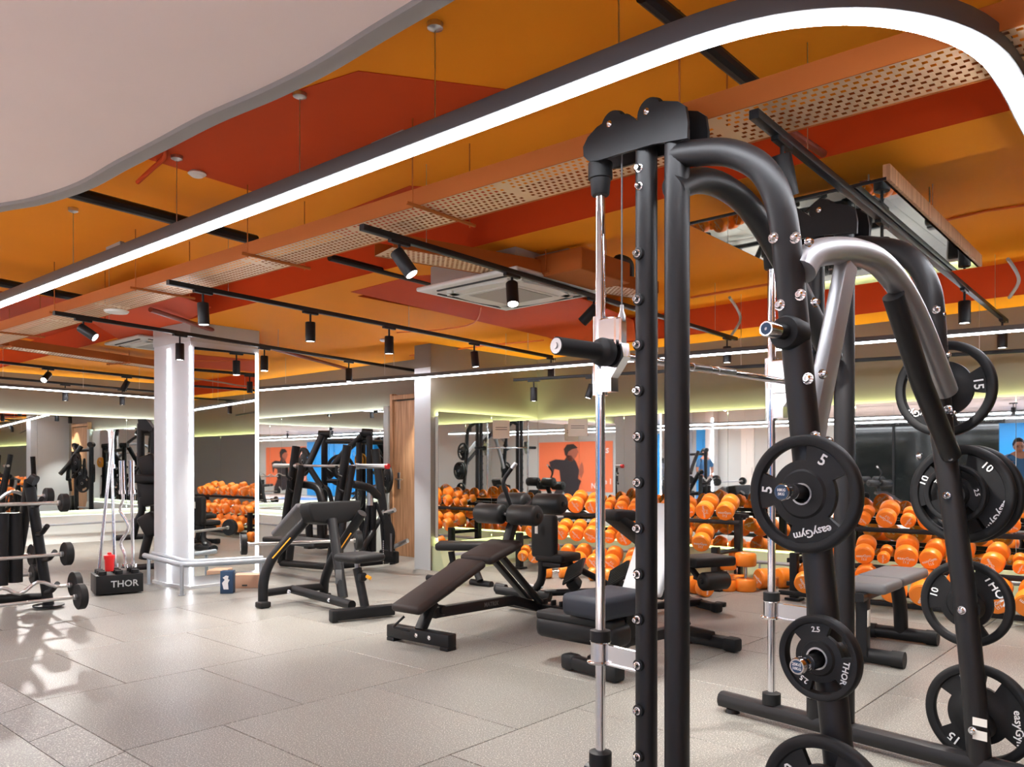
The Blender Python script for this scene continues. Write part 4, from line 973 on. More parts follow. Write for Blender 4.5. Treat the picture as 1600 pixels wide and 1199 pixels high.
# dumbbells standing and lying on the floor
for u, v, si, lb in ((1169, 926, 5, 'nearest and tallest'), (1140, 925, 3, 'left and shorter'), (1156, 917, 4, 'behind the tallest')):
    D, L, num = SZS[si]; p = G(u, v); m = Matrix.Translation(p+up(L*1.1/2)+Vector((0, D*.4, 0))) @ Matrix.Rotation(PI/2, 4, 'Y') @ Matrix.Diagonal((1.1, 1, 1, 1)); db_at(SZS[si], m, 'orange dumbbell standing upright on the floor before the rack, %s of three' % lb)
for u, v, si, ax, lb in ((1212, 922, 5, (1, .25, 0), 'behind the far chrome rod'), (868, 905, 2, (1, .1, 0), 'left of the left footplate'), (940, 910, 2, (.9, -.5, 0), 'between the two footplates'), (1003, 912, 3, (.5, -.8, 0), 'left of the black hooked upright'), (1095, 932, 3, (.3, -.9, 0), 'under the sit-up bench roller')):
    D, L, num = SZS[si]; p = G(u, v); db_at(SZS[si], aM(p+up(D/2)+Vector((0, D*.4, 0)), ax, 1), 'orange dumbbell lying on the floor %s' % lb)
# ================= left side =================
t = thing('barbell_rack', 'black A-shaped barbell rack at the left edge, holding fixed barbells', 'rack', tuple(G(70, 950)))
Yb = 6.75
T('front_leg', [(76, 945, Yb), (47, 762, 6.7)], .042, 'black', t); mb = MB(); mb.lathe(V(76, 947, Yb), (0, 0, 1), [(-.0, .12), (.012, .12), (.014, .05)], 20); part('foot_disc', mb, 'black', t)
T('rear_leg', [(46, 752, 6.72), (36, 825, 6.9), (22, 905, 7.05)], .042, 'black', t)
T('base_beam', [(-60, 938, 6.3), (66, 934, 6.85)], .04, 'black', t); T('cross_beam', [(-60, 833, 6.3), (35, 826, 6.9)], .035, 'black', t)
T('cap', [(48, 748, 6.7), (56, 752, 6.7)], .045, 'black', t)
for u, v in ((62, 785), (70, 828), (82, 868), (86, 918)):
    T('bar_hook', [(u-14, v+8, 6.72), (u-4, v+5, 6.6), (u+4, v-6, 6.55)], .02, 'black', t, fil=.03)
T('storage_sleeve', [(5, 802, 6.5), (3, 915, 6.5)], .045, 'black', t)
T('storage_sleeve', [(24, 802, 6.6), (24, 910, 6.6)], .055, 'rubber', t)
def fixbar(u, v, Y, R, ez, lab, L=1.0, dr=None, both=True):
    c = V(u, v, Y); d = (dr or -DB).normalized(); t = thing('fixed_barbell', lab, 'barbell', tuple(c), 'fixed barbells on the rack at left')
    for e, s in ((0, -1), (L, 1)):
        p = c+d*e
        mb = MB(); mb.lathe(p, d*s, [(0, R*.92), (.006, R), (.05, R), (.056, R*.92)], 28); part('weight_head', mb, 'rubber', t)
        mb = MB(); mb.lathe(p-d*s*.002, -d*s, [(0, .022), (.02, .022), (.024, .016)], 14); part('steel_collar', mb, 'steel', t)
    if ez: z_ = [0, .12, .25, .38, .5, .62, .75, .88, 1]; o_ = [0, 0, .05, -.03, .03, -.03, .05, 0, 0]; P = spline([c+d*L*q+up(w) for q, w in zip(z_, o_)], 3)
    else: P = [c, c+d*L]
    T('bar', P, .014, 'steel', t)
    return t
for (u, v, Y, R, ez, lb) in ((94, 786, 6.5, .075, 0, 'fixed barbell on the top front hook of the left rack'), (70, 776, 6.9, .075, 1, 'cranked barbell on the top rear hook of the left rack'),
                             (99, 866, 6.5, .095, 0, 'fixed barbell on the second front hook, plate facing the shaker'), (47, 868, 6.9, .095, 0, 'fixed barbell behind the second front one on the left rack'),
                             (49, 898, 6.8, .085, 0, 'fixed barbell on the third rear hook of the left rack'), (112, 914, 6.55, .105, 1, 'cranked barbell low on the left rack by the black bar holder'), (120, 933, 6.25, .1, 0, 'lowest fixed barbell on the left rack, just above the floor')):
    fixbar(u, v, Y, R, ez, lb)
# bar holder box
hb = G(150, 933); hx = (G(221, 927)-hb).normalized(); hy = Vector((-hx.y, hx.x, 0)); 
def LB(x, y, z): return hb+hx*x+hy*y+up(z)
t = thing('bar_holder', 'low black metal bar holder box with cut-out lettering and round sockets', 'bar holder', tuple(hb))
bx('box', LB(.2, .17, .1), (.4, .34, .17), RB_(hx), 'black', t, .004)
lettering('THOR', .085, LB(.24, -.003, .1), hx, (0, 0, 1), 'palegrey', t, ext=.0015)
sock = [(x, y) for y in (.06, .17, .28) for x in (.06, .2, .34)]
for x, y in sock: mb = MB(); mb.lathe(LB(x, y, .185), (0, 0, 1), [(0, .036), (.035, .036), (.035, .03)], 18); part('socket', mb, 'rubber', t)
def bar_up(x, y, top, lab, kind, sl=.0):
    b = LB(x, y, .2); tp = top; d = (tp-b); L = d.length; d.normalize()
    t = thing('barbell', lab, 'barbell', tuple(b), 'bars standing in the black holder')
    if kind == 'thin': T('bar', [b, tp], .015, 'chrome', t)
    else:
        s0 = b+d*.06; s1 = tp-d*(.30 if kind != 'long' else .36)
        if kind == 'ez':
            m_ = (s0+s1)/2; P = spline([s0, s0.lerp(s1, .15), s0.lerp(s1, .3)-Vector((.035, 0, 0)), s0.lerp(s1, .45)+Vector((.03, 0, 0)), s0.lerp(s1, .58)+Vector((.035, 0, 0)), s0.lerp(s1, .75)-Vector((.03, 0, 0)), s0.lerp(s1, .88), s1], 3)
        else: P = [s0, s1]
        T('bar', P, .0145, 'chrome', t); T('sleeve', [s1, tp], .026, 'chrome', t)
        for q in (s1-d*.015, b+d*.03): mb = MB(); mb.lathe(q, d, [(0, .034), (.035, .034)], 18); part('collar', mb, 'chrome', t)
bar_up(.06, .28, V(177, 675, 7.7), 'thin chrome bar leaning to the right in the black holder', 'thin')
bar_up(.2, .28, V(173, 672, 7.75), 'tallest straight barbell standing in the black holder', 'long')
bar_up(.27, .17, V(190, 720, 7.55), 'cranked barbell standing in the black holder', 'ez')
bar_up(.34, .17, V(205, 720, 7.6), 'short straight barbell standing at the right of the black holder', 'short')
c = LB(.12, .06, .22); t = thing('shaker_bottle', 'red shaker bottle standing on the black bar holder', 'bottle', tuple(c))
mb = MB(); mb.lathe(c, (0, 0, 1), [(0, .034), (.01, .037), (.11, .042), (.112, .044)], 20); part('bottle_body', mb, 'red', t)
mb = MB(); mb.lathe(c+up(.112), (0, 0, 1), [(0, .047), (.035, .047), (.04, .03), (.045, .018), (.06, .018), (.062, .012)], 20); part('bottle_lid', mb, 'red', t)
# tube rail around the column
t = thing('column_rail', 'pale double tube rail bent around the foot of the white column', 'rail', tuple(G(283, 930)))
zr = .28
def C(u, v): return G(u, v)
pA_, pB_, pC_ = V(226, 866, 8.2), V(284, 881, 7.4), V(416, 872, 7.75)
pA_.z = pB_.z = pC_.z = zr
for off, dz in ((0, 0), (.09, .015)):
    n1 = (pB_-pA_).normalized(); P = [pA_+DB*off, pB_+(DB*off)*1.0-DA*off*.6, pC_+DB*off*.2-DA*off]
    T('rail_tube', [Vector(p)+up(dz) for p in fillet(P, .12, 6)], .026, 'tube', t)
for (p, q) in ((pA_, .12), (pB_, 0), (pC_, -.05)):
    c = p.copy() if p is pB_ else p.lerp(pB_, .12 if p is pA_ else .06); T('post', [c, Vector((c.x, c.y, 0))], .017, 'tube', t)
    mb = MB(); mb.lathe((c.x, c.y, 0), (0, 0, 1), [(0, .03), (.008, .03)], 14); part('post_foot', mb, 'tube', t)
t = fixbar(386, 851, 7.35, .095, 0, 'fixed barbell with white 25 print resting on the column rail', 1.0, DB*.75+DA*.35); t['group'] = 'fixed barbells'; 
ORG[0] = Vector(t.location); dd = (DB*.75+DA*.35).normalized(); e = V(386, 851, 7.35)-dd*.0575; 
xd = Vector((dd.y, -dd.x, 0)); lettering('25', .07, e+up(-.03)+xd*.0, (xd*.5+up(-.86)), (xd*.86+up(.5)), 'white', t); lettering('THOR', .05, e+up(.03)-xd*.04, (xd*.5+up(-.86)), (xd*.86+up(.5)), 'white', t)
c = G(353, 928); t = thing('glove_box', 'small navy box with a white printed glove, standing by the column', 'box', tuple(c))
bx('carton', c+up(.105)+Vector((0, .05, 0)), (.115, .1, .21), RB_(Vector((1, .1, 0))), 'navybox', t, .003)
mb = MB(); g = [(-.02, -.06), (.025, -.06), (.02, 0), (.035, .03), (.02, .035), (.025, .065), (.0, .07), (-.03, .05), (-.01, .03), (-.035, .0)]
mb.prism([c+Vector((x+.0, -.004, .1+z)) for x, z in g], (0, .003, 0)); part('printed_glove', mb, 'white', t)
c = G(382, 920); t = thing('cardboard_box', 'brown cardboard box lying beside the navy glove box', 'box', tuple(c))
bx('carton', c+up(.065)+Vector((0, .1, 0)), (.24, .18, .13), RB_(Vector((1, .12, 0))), 'card', t, .003); bx('hand_slot', c+up(.03)+Vector((.0, .004, 0)), (.05, .004, .015), RB_(Vector((1, .12, 0))), 'gap', t, .001)
# leg press machine behind the column
t = thing('leg_press', 'black plate-loaded leg machine standing left of the white column', 'gym machine', tuple(G(235, 880)))
Yl = 9.6
for n_, pts, r in (('upright', [(220, 662, 9.8), (220, 760, 9.8), (222, 800, 9.8)], .045), ('upright', [(240, 676, 9.8), (240, 800, 9.8)], .04), ('top_beam', [(217, 674, 9.8), (262, 670, 9.9)], .045), ('diagonal_arm', [(222, 660, 9.8), (262, 690, 9.8)], .04),
                   ('curved_frame', [(223, 778, 9.6), (222, 800, 9.6), (214, 815, 9.6), (208, 840, 9.6)], .04), ('cross_tube', [(207, 815, 9.6), (250, 818, 9.6)], .04), ('base_beam', [(181, 841, 9.9), (232, 838, 9.8)], .035), ('base_beam', [(211, 887, 9.0), (255, 884, 9.0)], .035), ('lever', [(208, 740, 9.6), (224, 722, 9.6)], .018)):
    T(n_, pts, r, 'black', t, fil=.12 if len(pts) > 2 else 0)
mb = MB(); mb.prism([V(u, v, 9.75) for u, v in ((215, 655), (228, 655), (238, 668), (236, 674), (217, 672))], (0, .1, 0)); part('pivot_cover', mb, 'black', t)
pad('back_pad', V(233, 730, 9.4), (.2, .1, .28), Matrix.Rotation(-.35, 3, 'Y'), 'leather', t, .03); pad('seat_pad', V(233, 748, 9.4), (.36, .3, .1), Matrix.Identity(3), 'leather', t, .03)
pad('lower_pad', V(235, 820, 9.0), (.2, .12, .26), Matrix.Rotation(-.5, 3, 'Y'), 'leather', t, .035); T('pad_post', [(233, 835, 9.0), (226, 862, 9.0), (224, 874, 9.0)], .05, 'black', t)
bx('weight_cover', V(238, 770, 9.5), (.22, .2, .3), Matrix.Rotation(-.2, 3, 'Y'), 'black', t, .03)
# olympic bench rack before the wooden door
t = thing('bench_press_rack', 'black olympic bench press rack left of the wooden door', 'gym machine', tuple(G(540, 880)))
for n_, pts, r in (('upright', [(463, 698, 9.6), (447, 810, 9.5), (440, 880, 9.5)], .05), ('upright', [(472, 728, 9.5), (460, 800, 9.4), (452, 875, 9.4)], .045), ('upright', [(543, 696, 9.0), (528, 790, 9.0), (516, 885, 8.9)], .05), ('upright', [(551, 728, 8.95), (538, 800, 8.9), (528, 888, 8.85)], .04),
                   ('rear_upright', [(586, 702, 9.6), (598, 790, 9.6), (604, 870, 9.5)], .05), ('cross_tube', [(470, 757, 9.55), (497, 760, 9.5), (503, 785, 9.45)], .045), ('cross_tube', [(552, 757, 9.0), (578, 762, 9.1), (590, 775, 9.3)], .045), ('base_tube', [(440, 880, 9.5), (516, 886, 8.9), (606, 876, 9.3)], .04),
                   ('low_tube', [(560, 800, 9.3), (575, 860, 9.3), (578, 880, 9.2)], .04), ('brace', [(560, 870, 9.0), (600, 800, 9.5)], .03), ('brace', [(587, 785, 9.3), (604, 830, 9.3)], .02), ('back_frame', [(577, 785, 9.3), (568, 860, 9.2)], .03), ('back_frame', [(582, 785, 9.3), (582, 862, 9.3)], .045)):
    T(n_, pts, r, 'black', t, fil=.1 if len(pts) > 2 and 'tube' in n_ and n_ != 'base_tube' else 0)
for u, v, Y in ((450, 745, 9.5), (528, 742, 8.95), (452, 765, 9.5), (530, 765, 8.95)): T('bar_hook', [(u-2, v-14, Y-.1), (u-2, v, Y-.1), (u+6, v+4, Y-.1)], .015, 'black', t, fil=.03)
T('plate_peg', [(600, 803, 9.2), (617, 797, 9.1)], .026, 'steel', t); T('plate_peg', [(615, 855, 9.1), (637, 845, 9.0)], .026, 'steel', t)
bx('end_foot', V(608, 870, 9.1), (.06, .3, .14), RB_(DB), 'black', t, .02); T('end_post', [(604, 800, 9.2), (612, 860, 9.1), (614, 882, 9.1)], .04, 'black', t)
pad('bench_pad', V(470, 846, 8.6), (.34, 1.0, .06), RB_(DB), 'leather', t, .02); T('chrome_collar', [(578, 770, 9.25), (578, 790, 9.25)], .035, 'steel', t)
c = V(428, 728, 9.7); d = (V(606, 729, 8.9)-c); t = thing('barbell', 'steel barbell with red end resting on the bench press rack', 'barbell', tuple(c))
T('bar', [c+d*.2, c+d*.78], .0145, 'steel', t); T('sleeve', [c, c+d*.21], .025, 'steel', t); T('sleeve', [c+d*.75, c+d], .027, 'steel', t); T('red_cap', [c+d*.985, c+d*1.008], .03, 'red', t, label='red end cap')
for q in (.21, .74): mb = MB(); mb.lathe(c+d*q, d, [(0, .035), (.03, .035)], 16); part('collar', mb, 'steel', t)
# second bar low behind the preacher bench
# weight belt hung on the peg
c = V(610, 830, 8.95); t = thing('lifting_belt', 'black lifting belt hanging from the rack peg beside the wooden door', 'belt', tuple(c))
P = spline([V(602, 802, 9.0), V(605, 815, 8.98), V(609, 838, 8.93), V(611, 870, 8.95)], 4)
mb = MB(); 
for a, b, w0, w1 in zip(P, P[1:], [.05, .055, .06, .08, .1, .13, .15, .16, .15, .12, .08, .05], [.055, .06, .08, .1, .13, .15, .16, .15, .12, .08, .05, .03]):
    x = Vector((.8, -.6, 0)).normalized(); n_ = Vector((.6, .8, 0))*.012
    mb.hexa([a-x*w0/2, a+x*w0/2, a+x*w0/2+n_, a-x*w0/2+n_], [b-x*w1/2, b+x*w1/2, b+x*w1/2+n_, b-x*w1/2+n_])
part('belt_strap', mb, 'rubber', t); mb = MB(); mb.box(V(611, 848, 8.9), (.03, .004, .2), RB_(Vector((.8, -.6, 0))), .001, 1); part('print_strip', mb, 'greyleather', t)
for k in range(12):
    a = V(599, 845+k*3.2, 8.95); mb = MB(); mb.tube([a, a-up(.016)], .006, 6); part('chain_link', mb, 'steel', t)
# plate loaded machine by the back mirror
t = thing('chest_press_machine', 'tall black plate-loaded machine standing against the back mirror left of the door', 'gym machine', tuple(G(530, 855)))
for n_, pts, r in (('upright', [(507, 682, 11.2), (507, 770, 11.2), (506, 856, 11.2)], .045), ('upright', [(577, 680, 10.6), (578, 770, 10.6), (582, 860, 10.6)], .043), ('top_beam', [(498, 679, 11.2), (516, 679, 11.2)], .055), ('top_beam', [(566, 676, 10.6), (582, 677, 10.6)], .055), ('cross_beam', [(510, 690, 11.2), (575, 690, 10.6)], .035),
                   ('swing_arm', [(502, 682, 11.0), (482, 726, 10.8), (462, 748, 10.7)], .045), ('swing_arm', [(568, 680, 10.6), (540, 705, 10.8), (515, 735, 10.7)], .045), ('front_post', [(561, 692, 10.6), (561, 760, 10.6)], .04), ('front_post', [(482, 800, 10.8), (484, 852, 10.8)], .05), ('front_post', [(500, 800, 10.8), (502, 850, 10.8)], .05),
                   ('link_arm', [(483, 730, 10.8), (503, 762, 10.7)], .04), ('base_beam', [(440, 838, 11.0), (500, 842, 10.9), (580, 840, 10.5)], .05), ('plate_peg', [(512, 752, 10.8), (535, 752, 10.7)], .03), ('handle', [(490, 762, 10.8), (512, 760, 10.7), (520, 790, 10.7)], .03)):
    T(n_, pts, r, 'black', t, fil=.1 if n_ == 'handle' else 0)
for u in (484, 503): bx('rubber_foot', V(u, 853, 10.8), (.12, .12, .08), RB_(DB), 'rubber', t, .01)
plate(V(532, 735, 10.95), (-.3, -1, 0), .22, 'black plate on the upper peg of the tall plate-loaded machine', [('20', 60, .68, .05, -30)])
plate(V(474, 722, 11.0), (-.8, -.7, 0), .2, 'black plate on the left arm of the tall plate-loaded machine', [])
plate(V(604, 748, 10.6), (-.85, -.5, 0), .2, 'black plate hung beside the wooden door frame', [])
plate(V(561, 720, 11.2), (-.8, -.6, 0), .11, 'small yellow plate hanging behind the bench press rack', [], m='yellow')
plate(V(562, 772, 10.8), (-.9, -.4, 0), .2, 'black plate low on the right arm of the tall plate-loaded machine', [])
# ================= what stands behind the viewer and shows in the mirrors =================
def refl(u, v, breal, bm_=BR-.06):
    k = (u-800)/F; Y = (2*bm_-breal)/(.666*k+.746); p = Vector((k*Y, Y, 0)); a = ab(p)[0]
    return a, CH-(v-HV)/F*Y
FB = BB+.004
def panel(parent, name, a0, a1, z0, z1, m, b=FB, th=.02, label=None):
    mb = MB(); mb.hexa([AB(a0, b, z0), AB(a1, b, z0), AB(a1, b+th, z0), AB(a0, b+th, z0)], [AB(a0, b, z1), AB(a1, b, z1), AB(a1, b+th, z1), AB(a0, b+th, z1)]); return part(name, mb, m, parent, label)
def fig(parent, name, pts, m, b, th=.006):
    mb = MB(); mb.prism([AB(a, b, z) for a, z in pts], tuple(DB*th)); return part(name, mb, m, parent)
# runner poster on the wall behind the viewer, seen twice reflected in the mirror corner
def reflL(u, v, off=.03):
    k = (u-800)/F; Y = (AL+off)/(.746*k-.666); return 2*(BR-.06)-Y*(.666*k+.746), CH-(v-HV)/F*Y
def panelL(parent, name, b0, b1, z0, z1, m, a=AL+.004, th=.02):
    mb = MB(); mb.hexa([AB(a, b0, z0), AB(a+th, b0, z0), AB(a+th, b1, z0), AB(a, b1, z0)], [AB(a, b0, z1), AB(a+th, b0, z1), AB(a+th, b1, z1), AB(a, b1, z1)]); return part(name, mb, m, parent)
def figL(parent, name, pts, m, off=.024, th=.006):
    q = [reflL(u, v) for u, v in pts]; mb = MB(); mb.prism([AB(AL+off, b, z) for b, z in q], tuple(DA*th)); return part(name, mb, m, parent)
def refl2(u, v):
    k = (u-800)/F; Y = (2*(BR-.06)-BB-.03)/(.666*k+.746); return 2*(ASEC+.06)-Y*(.746*k-.666), CH-(v-HV)/F*Y
def fig2(parent, name, pts, m, off=.024, th=.006):
    mb = MB(); mb.prism([AB(a, BB+off, z) for a, z in [refl2(u, v) for u, v in pts]], tuple(DB*th)); return part(name, mb, m, parent)
a1, z1 = refl2(842, 692); a0, _ = refl2(957, 692)
t = thing('wall_poster', 'large orange wall poster of a runner in black, reflected in the right mirrors', 'poster', tuple(AB((a0+a1)/2, FB, 1.2)))
panel(t, 'poster_sheet', a0, a1, .35, z1, 'poster')
fig2(t, 'printed_runner', [(862, 742), (858, 722), (868, 718), (882, 719), (886, 712), (893, 712), (900, 722), (905, 735), (903, 748), (908, 752), (900, 775), (888, 778), (880, 768), (870, 790), (862, 800), (866, 770), (876, 752), (874, 735), (866, 733), (864, 742)], 'ink')
fig2(t, 'printed_head', [(884, 714), (883, 702), (890, 696), (900, 698), (904, 706), (900, 714), (893, 722), (888, 720)], 'pink2')
fig2(t, 'printed_hair', [(883, 712), (881, 702), (886, 695), (896, 694), (903, 700), (894, 702), (888, 706), (886, 713)], 'hair', .031)
fig2(t, 'printed_hand', [(904, 740), (906, 728), (909, 722), (911, 728), (912, 738), (908, 748)], 'pink2')
for w, u, v, sz in (('as', 946, 703, .34), ('No', 930, 760, .25), ('e 1', 950, 753, .25)):
    a_, z_ = refl2(u, v); lettering(w, sz, AB(a_, BB+.028, z_), -DA, (0, 0, 1), 'white', t, ext=.002)
b1, z1 = reflL(960, 686)
t = thing('wall_poster', 'dark green portrait poster next to the orange runner poster, reflected in the mirrors', 'poster', tuple(AB(AL, (BB+b1)/2, 1.2)))
panelL(t, 'poster_sheet', BB+.02, b1, .35, z1, 'posterg')
figL(t, 'printed_face', [(969, 738), (970, 720), (976, 712), (984, 712), (990, 722), (990, 740), (984, 752), (975, 750)], 'pink2')
figL(t, 'printed_hair', [(967, 735), (967, 712), (973, 699), (985, 697), (993, 708), (994, 732), (989, 722), (982, 722), (972, 722)], 'hair', .03)
# blue door and lit jambs
def lit_door(ua, ub, bmir, label_n, m='blue'):
    a0, z1 = refl(ua, 683, BB+.05, bmir); a1, _ = refl(ub, 683, BB+.05, bmir)
    mb = MB(); d = struct('door_%d' % label_n, MB().hexa([AB(a0, FB, .01), AB(a1, FB, .01), AB(a1, FB+.05, .01), AB(a0, FB+.05, .01)], [AB(a0, FB, 2.25), AB(a1, FB, 2.25), AB(a1, FB+.05, 2.25), AB(a0, FB+.05, 2.25)]), m)
    ORG[0] = Vector((0, 0, 0))
    for s in (.25, .75):
        for z in (.6, 1.6): x = a0+(a1-a0)*s; panel(d, 'door_panel', x-(a1-a0)*.17, x+(a1-a0)*.17, z-.35, z+.35, m, FB+.05, .012)
    mb = MB(); mb.tube([AB(a0+(a1-a0)*.9, FB+.09, .95), AB(a0+(a1-a0)*.9, FB+.09, 1.15)], .012, 8); part('door_handle', mb, 'steel', d)
    return a0, a1
a0, a1 = lit_door(1088, 1113, BR-.06, 2)
mid_ab = (a0+a1)/2
for i, a_ in enumerate((a0-.25, a1+.06)):
    w = .25
    mb = MB(); mb.hexa([AB(a_-.15, BB+.01, 0), AB(a_+.1, BB+.01, 0), AB(a_+.1, BB+.3, 0), AB(a_-.15, BB+.3, 0)], [AB(a_-.15, BB+.01, CZ), AB(a_+.1, BB+.01, CZ), AB(a_+.1, BB+.3, CZ), AB(a_-.15, BB+.3, CZ)]); o = struct('trim_%d' % (i+2), mb, 'wallw')
    ORG[0] = Vector((0, 0, 0)); mb = MB(); mb.box(AB(a_+.08, BB+.31, 1.3), (.03, .02, 2.5), Rz); part('led_corner_strip', mb, 'led2', o)
lit_door(1158, 1178, BR-.06, 3, 'ac')
# dark glass partition
a0, _ = refl(1318, 700, BB+.1); AX = refl(1570, 700, BB+.1)[0]
gp = MB().hexa([AB(a0, FB+.05, 0), AB(AX, FB+.05, 0), AB(AX, FB+.06, 0), AB(a0, FB+.06, 0)], [AB(a0, FB+.05, 2.3), AB(AX, FB+.05, 2.3), AB(AX, FB+.06, 2.3), AB(a0, FB+.06, 2.3)])
gp = struct('window_1', gp, 'glass'); ORG[0] = Vector((0, 0, 0))
k = 0; x = a0
while x < AX:
    mb = MB(); mb.box(AB(x, FB+.07, 1.15), (.05, .05, 2.3), Rz); part('window_mullion', mb, 'black', gp); x += 1.2
mb = MB(); mb.box(AB((a0+AX)/2, FB+.07, 2.3), (AX-a0, .06, .06), Rz); part('window_head', mb, 'black', gp)
# lockers reflected in the back mirror
BM2 = BA-.06
a0, a1, n = -3.8, .45, 7
for i in range(n):
    s = a0+(a1-a0)*i/n; e = a0+(a1-a0)*(i+1)/n-.01
    t = thing('locker', 'tall blue metal locker on the wall behind the viewer, %s of seven in the mirror' % ORD[i], 'locker', tuple(AB((s+e)/2, BB+.2, 0)), 'blue lockers')
    panel(t, 'cabinet', s, e, .02, 2.15, 'blue', FB, .4)
    for z in (.08, 1.12): d = panel(t, 'locker_door', s+.02, e-.02, z, z+.98, 'blue', FB+.4, .018); panel(d, 'door_handle', e-.08, e-.05, z+.45, z+.6, 'steel', FB+.42, .02)
# blue and pink mats behind
for (a_, b_, m_, lb) in ((-1.5, -3, 'bluemat', 'blue exercise mat on the floor behind the viewer, seen between the dumbbells'),):
    mb = MB(); mb.box(AB(a_, b_, -.022), (2.4, 1.2, .015), Rz, .004, 1); single('exercise_mat', mb, m_, lb, 'mat', loc=AB(a_, b_, -.03))
# paper notices on the mirrors
for (u0, v0, u1, v1, P0, N, lb) in ((770, 657, 796, 685, AB(ASEC+.062, BP), DA, 'small white paper notice taped to the mirror left of the corner'), (888, 655, 918, 682, AB(0, BR-.062), DB, 'small white paper notice taped to the mirror right of the corner')):
    q = [onplane(u, v, P0, N) for u, v in ((u0, v1), (u1, v1), (u1, v0), (u0, v0))]; nn = N if N is DA else -N
    t = thing('paper_notice', lb, 'notice', tuple(q[0])); mb = MB(); mb.prism(q, tuple(nn*.002)); part('sheet', mb, 'paper', t)
    for f in (.4, .52):
        l = q[3].lerp(q[0], f); r = q[2].lerp(q[1], f); mb = MB(); mb.sweep([l.lerp(r, .15)+nn*.003, l.lerp(r, .85)+nn*.003], rsec(.001, .008, .0004)); part('printed_line', mb, 'greyprint', t)
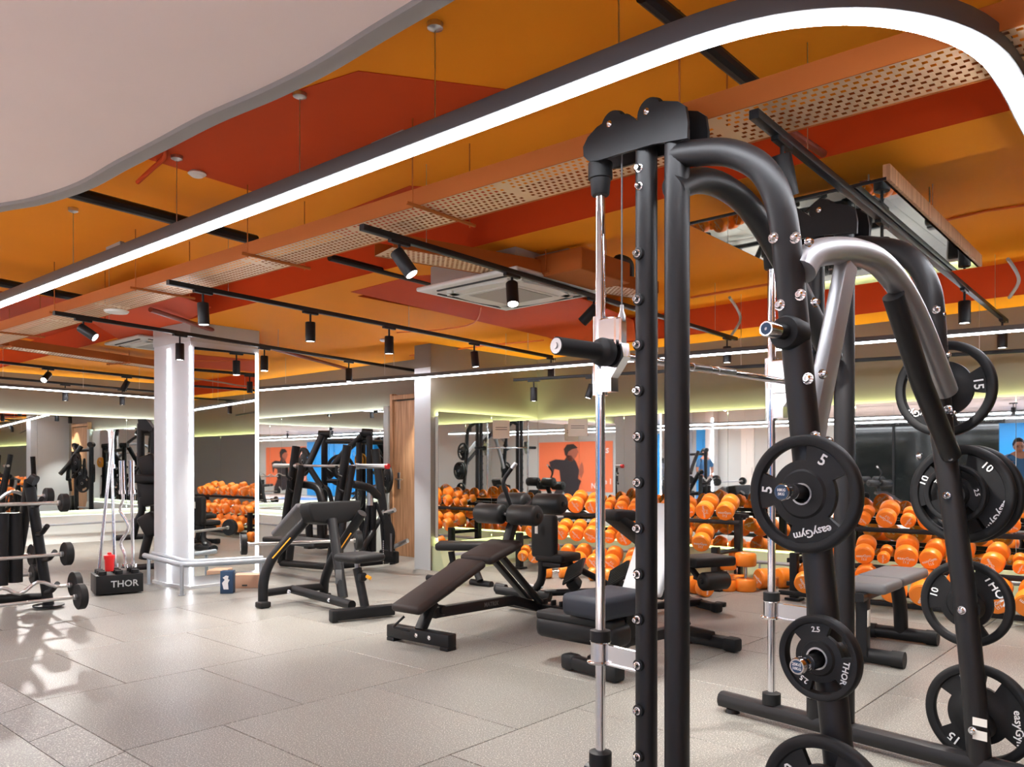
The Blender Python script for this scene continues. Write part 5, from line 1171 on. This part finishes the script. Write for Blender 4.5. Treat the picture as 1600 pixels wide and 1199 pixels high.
# white triangular pennant hanging under the far strip light, seen in the column mirror
# ---- people reflected in the mirrors ----
def skin_mesh(name, verts, edges, radii, m, parent, sub=2, root=0):
    me = bpy.data.meshes.new(name); me.from_pydata([Vector(v)-ORG[0] for v in verts], edges, []); me.update()
    o = link(name, me, m, parent); md = o.modifiers.new('skin', 'SKIN'); md.use_smooth_shade = True
    for i, r in enumerate(radii): d = me.skin_vertices[0].data[i]; d.radius = (r if isinstance(r, tuple) else (r, r)); d.use_root = (i == root)
    s = o.modifiers.new('sub', 'SUBSURF'); s.levels = sub; s.render_levels = sub
    return o
def person(p, face, label, top, hand_hip, glasses=False, hgt=1.66):
    f = face.normalized(); r = Vector((f.y, -f.x, 0)); k = hgt/1.66
    def B(x, y, z): return p+r*x*k+f*y*k+up(z*k)
    t = thing('person', label, 'person', tuple(p))
    ha = [B(.19, 0, 1.36), B(.3, -.06, 1.13), B(.2, .06, 1.0)] if hand_hip else [B(.19, 0, 1.36), B(.24, .02, 1.1), B(.24, .12, .9)]
    hb_ = [B(-.19, 0, 1.36), B(-.25, .0, 1.1), B(-.24, .1, .88)]
    vs = [B(0, 0, .92), B(0, 0, 1.1), B(0, 0, 1.3), B(0, 0, 1.42), B(0, .015, 1.5), B(.09, 0, .88), B(.1, .02, .5), B(.1, 0, .08), B(.11, .13, .04), B(-.09, 0, .88), B(-.1, .02, .5), B(-.1, 0, .08), B(-.11, .13, .04)]+ha+hb_
    ed = [(0, 1), (1, 2), (2, 3), (3, 4), (0, 5), (5, 6), (6, 7), (7, 8), (0, 9), (9, 10), (10, 11), (11, 12), (3, 13), (13, 14), (14, 15), (3, 16), (16, 17), (17, 18)]
    rd = [.13, .115, .135, .08, .05, .085, .058, .04, .035, .085, .058, .04, .035, .055, .04, .028, .055, .04, .028]
    body = skin_mesh('body', vs, ed, rd, 'skin', t)
    sl = [.0, .012, .012, .012]
    vt = [B(0, 0, .86), B(0, 0, 1.1), B(0, 0, 1.3), B(0, 0, 1.415)]+[ha[0], ha[0].lerp(ha[1], .75)]+[hb_[0], hb_[0].lerp(hb_[1], .75)]
    skin_mesh('shirt', vt, [(0, 1), (1, 2), (2, 3), (3, 4), (4, 5), (3, 6), (6, 7)], [.16, .145, .155, .09, .07, .06, .07, .06], top, t)
    vt = [B(0, 0, .95), B(.09, 0, .86), B(.1, .02, .5), B(.1, 0, .1), B(-.09, 0, .86), B(-.1, .02, .5), B(-.1, 0, .1)]
    skin_mesh('trousers', vt, [(0, 1), (1, 2), (2, 3), (0, 4), (4, 5), (5, 6)], [.15, .105, .075, .06, .105, .075, .06], 'ink', t)
    mb = MB(); b2 = bmesh.new(); bmesh.ops.create_icosphere(b2, subdivisions=3, radius=1); R3 = Matrix((r, f, up(1))).transposed()
    for v in b2.verts:
        q = Vector((v.co.x*.076, v.co.y*.095, v.co.z*.115)); 
        if v.co.y > .85 and abs(v.co.x) < .25 and -.35 < v.co.z < .1: q.y += .018
        if v.co.z < -.5: q.x *= .85
        v.co = R3 @ (q*k)
    bmesh.ops.translate(b2, vec=B(0, .02, 1.56), verts=b2.verts); mb.merge(b2)
    for s in (-1, 1): mb.box(B(s*.078, .01, 1.55), (.015*k, .03*k, .055*k), RB_(r), .006, 1)
    hd = part('head', mb, 'skin', t, smooth=60)
    for s in (-1, 1): mb = MB(); mb.lathe(B(s*.03, .105, 1.565), f, [(0, .011), (.006, .008)], 10); part('eye', mb, 'ink', hd)
    mb = MB(); mb.box(B(0, .108, 1.5), (.045*k, .008, .01*k), RB_(r), .003, 1); part('mouth', mb, 'pink2', hd)
    mb = MB(); b2 = bmesh.new(); bmesh.ops.create_icosphere(b2, subdivisions=3, radius=1)
    for v in b2.verts: v.co = R3 @ (Vector((v.co.x*.09, v.co.y*.105-.02-(.03 if v.co.z < .1 else 0)+(0 if v.co.z > .1 or v.co.y < .2 else -.09), v.co.z*.11+.035))*k)
    bmesh.ops.translate(b2, vec=B(0, .0, 1.58), verts=b2.verts); mb.merge(b2); part('hair', mb, 'hair', t, smooth=60)
    for w, el in ((ha[2], ha[1]), (hb_[2], hb_[1])):
        d = (w-el).normalized(); n_ = f; sd = d.cross(n_).normalized()
        vs = [w, w+d*.07*k]; ed = [(0, 1)]; rd = [.026, .034]
        for i, (o_, L) in enumerate(((-.03, .065), (-.01, .078), (.01, .074), (.03, .06))):
            b = len(vs); vs += [w+d*.09*k+sd*o_, w+d*(.09+L*.55)*k+sd*o_*1.1+n_*.008, w+d*(.09+L)*k+sd*o_*1.15+n_*.022]; ed += [(1, b), (b, b+1), (b+1, b+2)]; rd += [.011, .009, .008]
        b = len(vs); vs += [w+d*.04*k+sd*.035, w+d*.085*k+sd*.058+n_*.01]; ed += [(0, b), (b, b+1)]; rd += [.012, .009]
        skin_mesh('hand', vs, ed, rd, 'skin', t, 1)
    if glasses:
        mb = MB()
        for s in (-1, 1): mb.tube([B(s*.03, .12, 1.565)+(r*math.cos(q)+up(math.sin(q)))*.022 for q in [i*PI/6 for i in range(13)]], .0025, 6)
        mb.tube([B(-.01, .122, 1.568), B(.01, .122, 1.568)], .0025, 6); part('glasses', mb, 'black', hd)
    return t
a_, _ = refl(1101, 760, BB+.9); p = AB(a_, BB+.9, -.03)
person(p, DA*.8+DB*.4, 'person in a blue top, hand on hip, before the blue door in the mirror', 'cloth', True)
a_, _ = refl(1592, 760, -.26); person(AB(a_, -.26, -.03), DB*.9+DA*.3, 'person with glasses and a denim blue top, reflected at the right edge', 'cloth', False, True, 1.66)

# more machines behind the viewer, copies seen only in the mirrors
def byname(n): return bpy.data.objects[n]
def place_copy(n, p, rot, label):
    return copy_tree(byname(n), Matrix.Translation(p) @ Matrix.Rotation(rot, 4, 'Z'), label)
place_copy('chest_press_machine', AB(-9.8, -3.4, -.03), PI, 'black plate-loaded machine on the lower floor, seen beside the blue door in the mirror')
place_copy('decline_bench', AB(-5.2, -2.6, -.03), 2.2, 'dark brown decline bench before the dark glass, seen only in the right mirrors')
place_copy('back_extension_chair', AB(-7.6, -2.9, -.03), 2.6, 'black back extension chair on the lower floor, seen only in the mirrors')
place_copy('bench_press_rack', AB(-11.6, -2.6, -.03), PI*.8, 'black bench press rack on the lower floor, seen only in the mirrors')
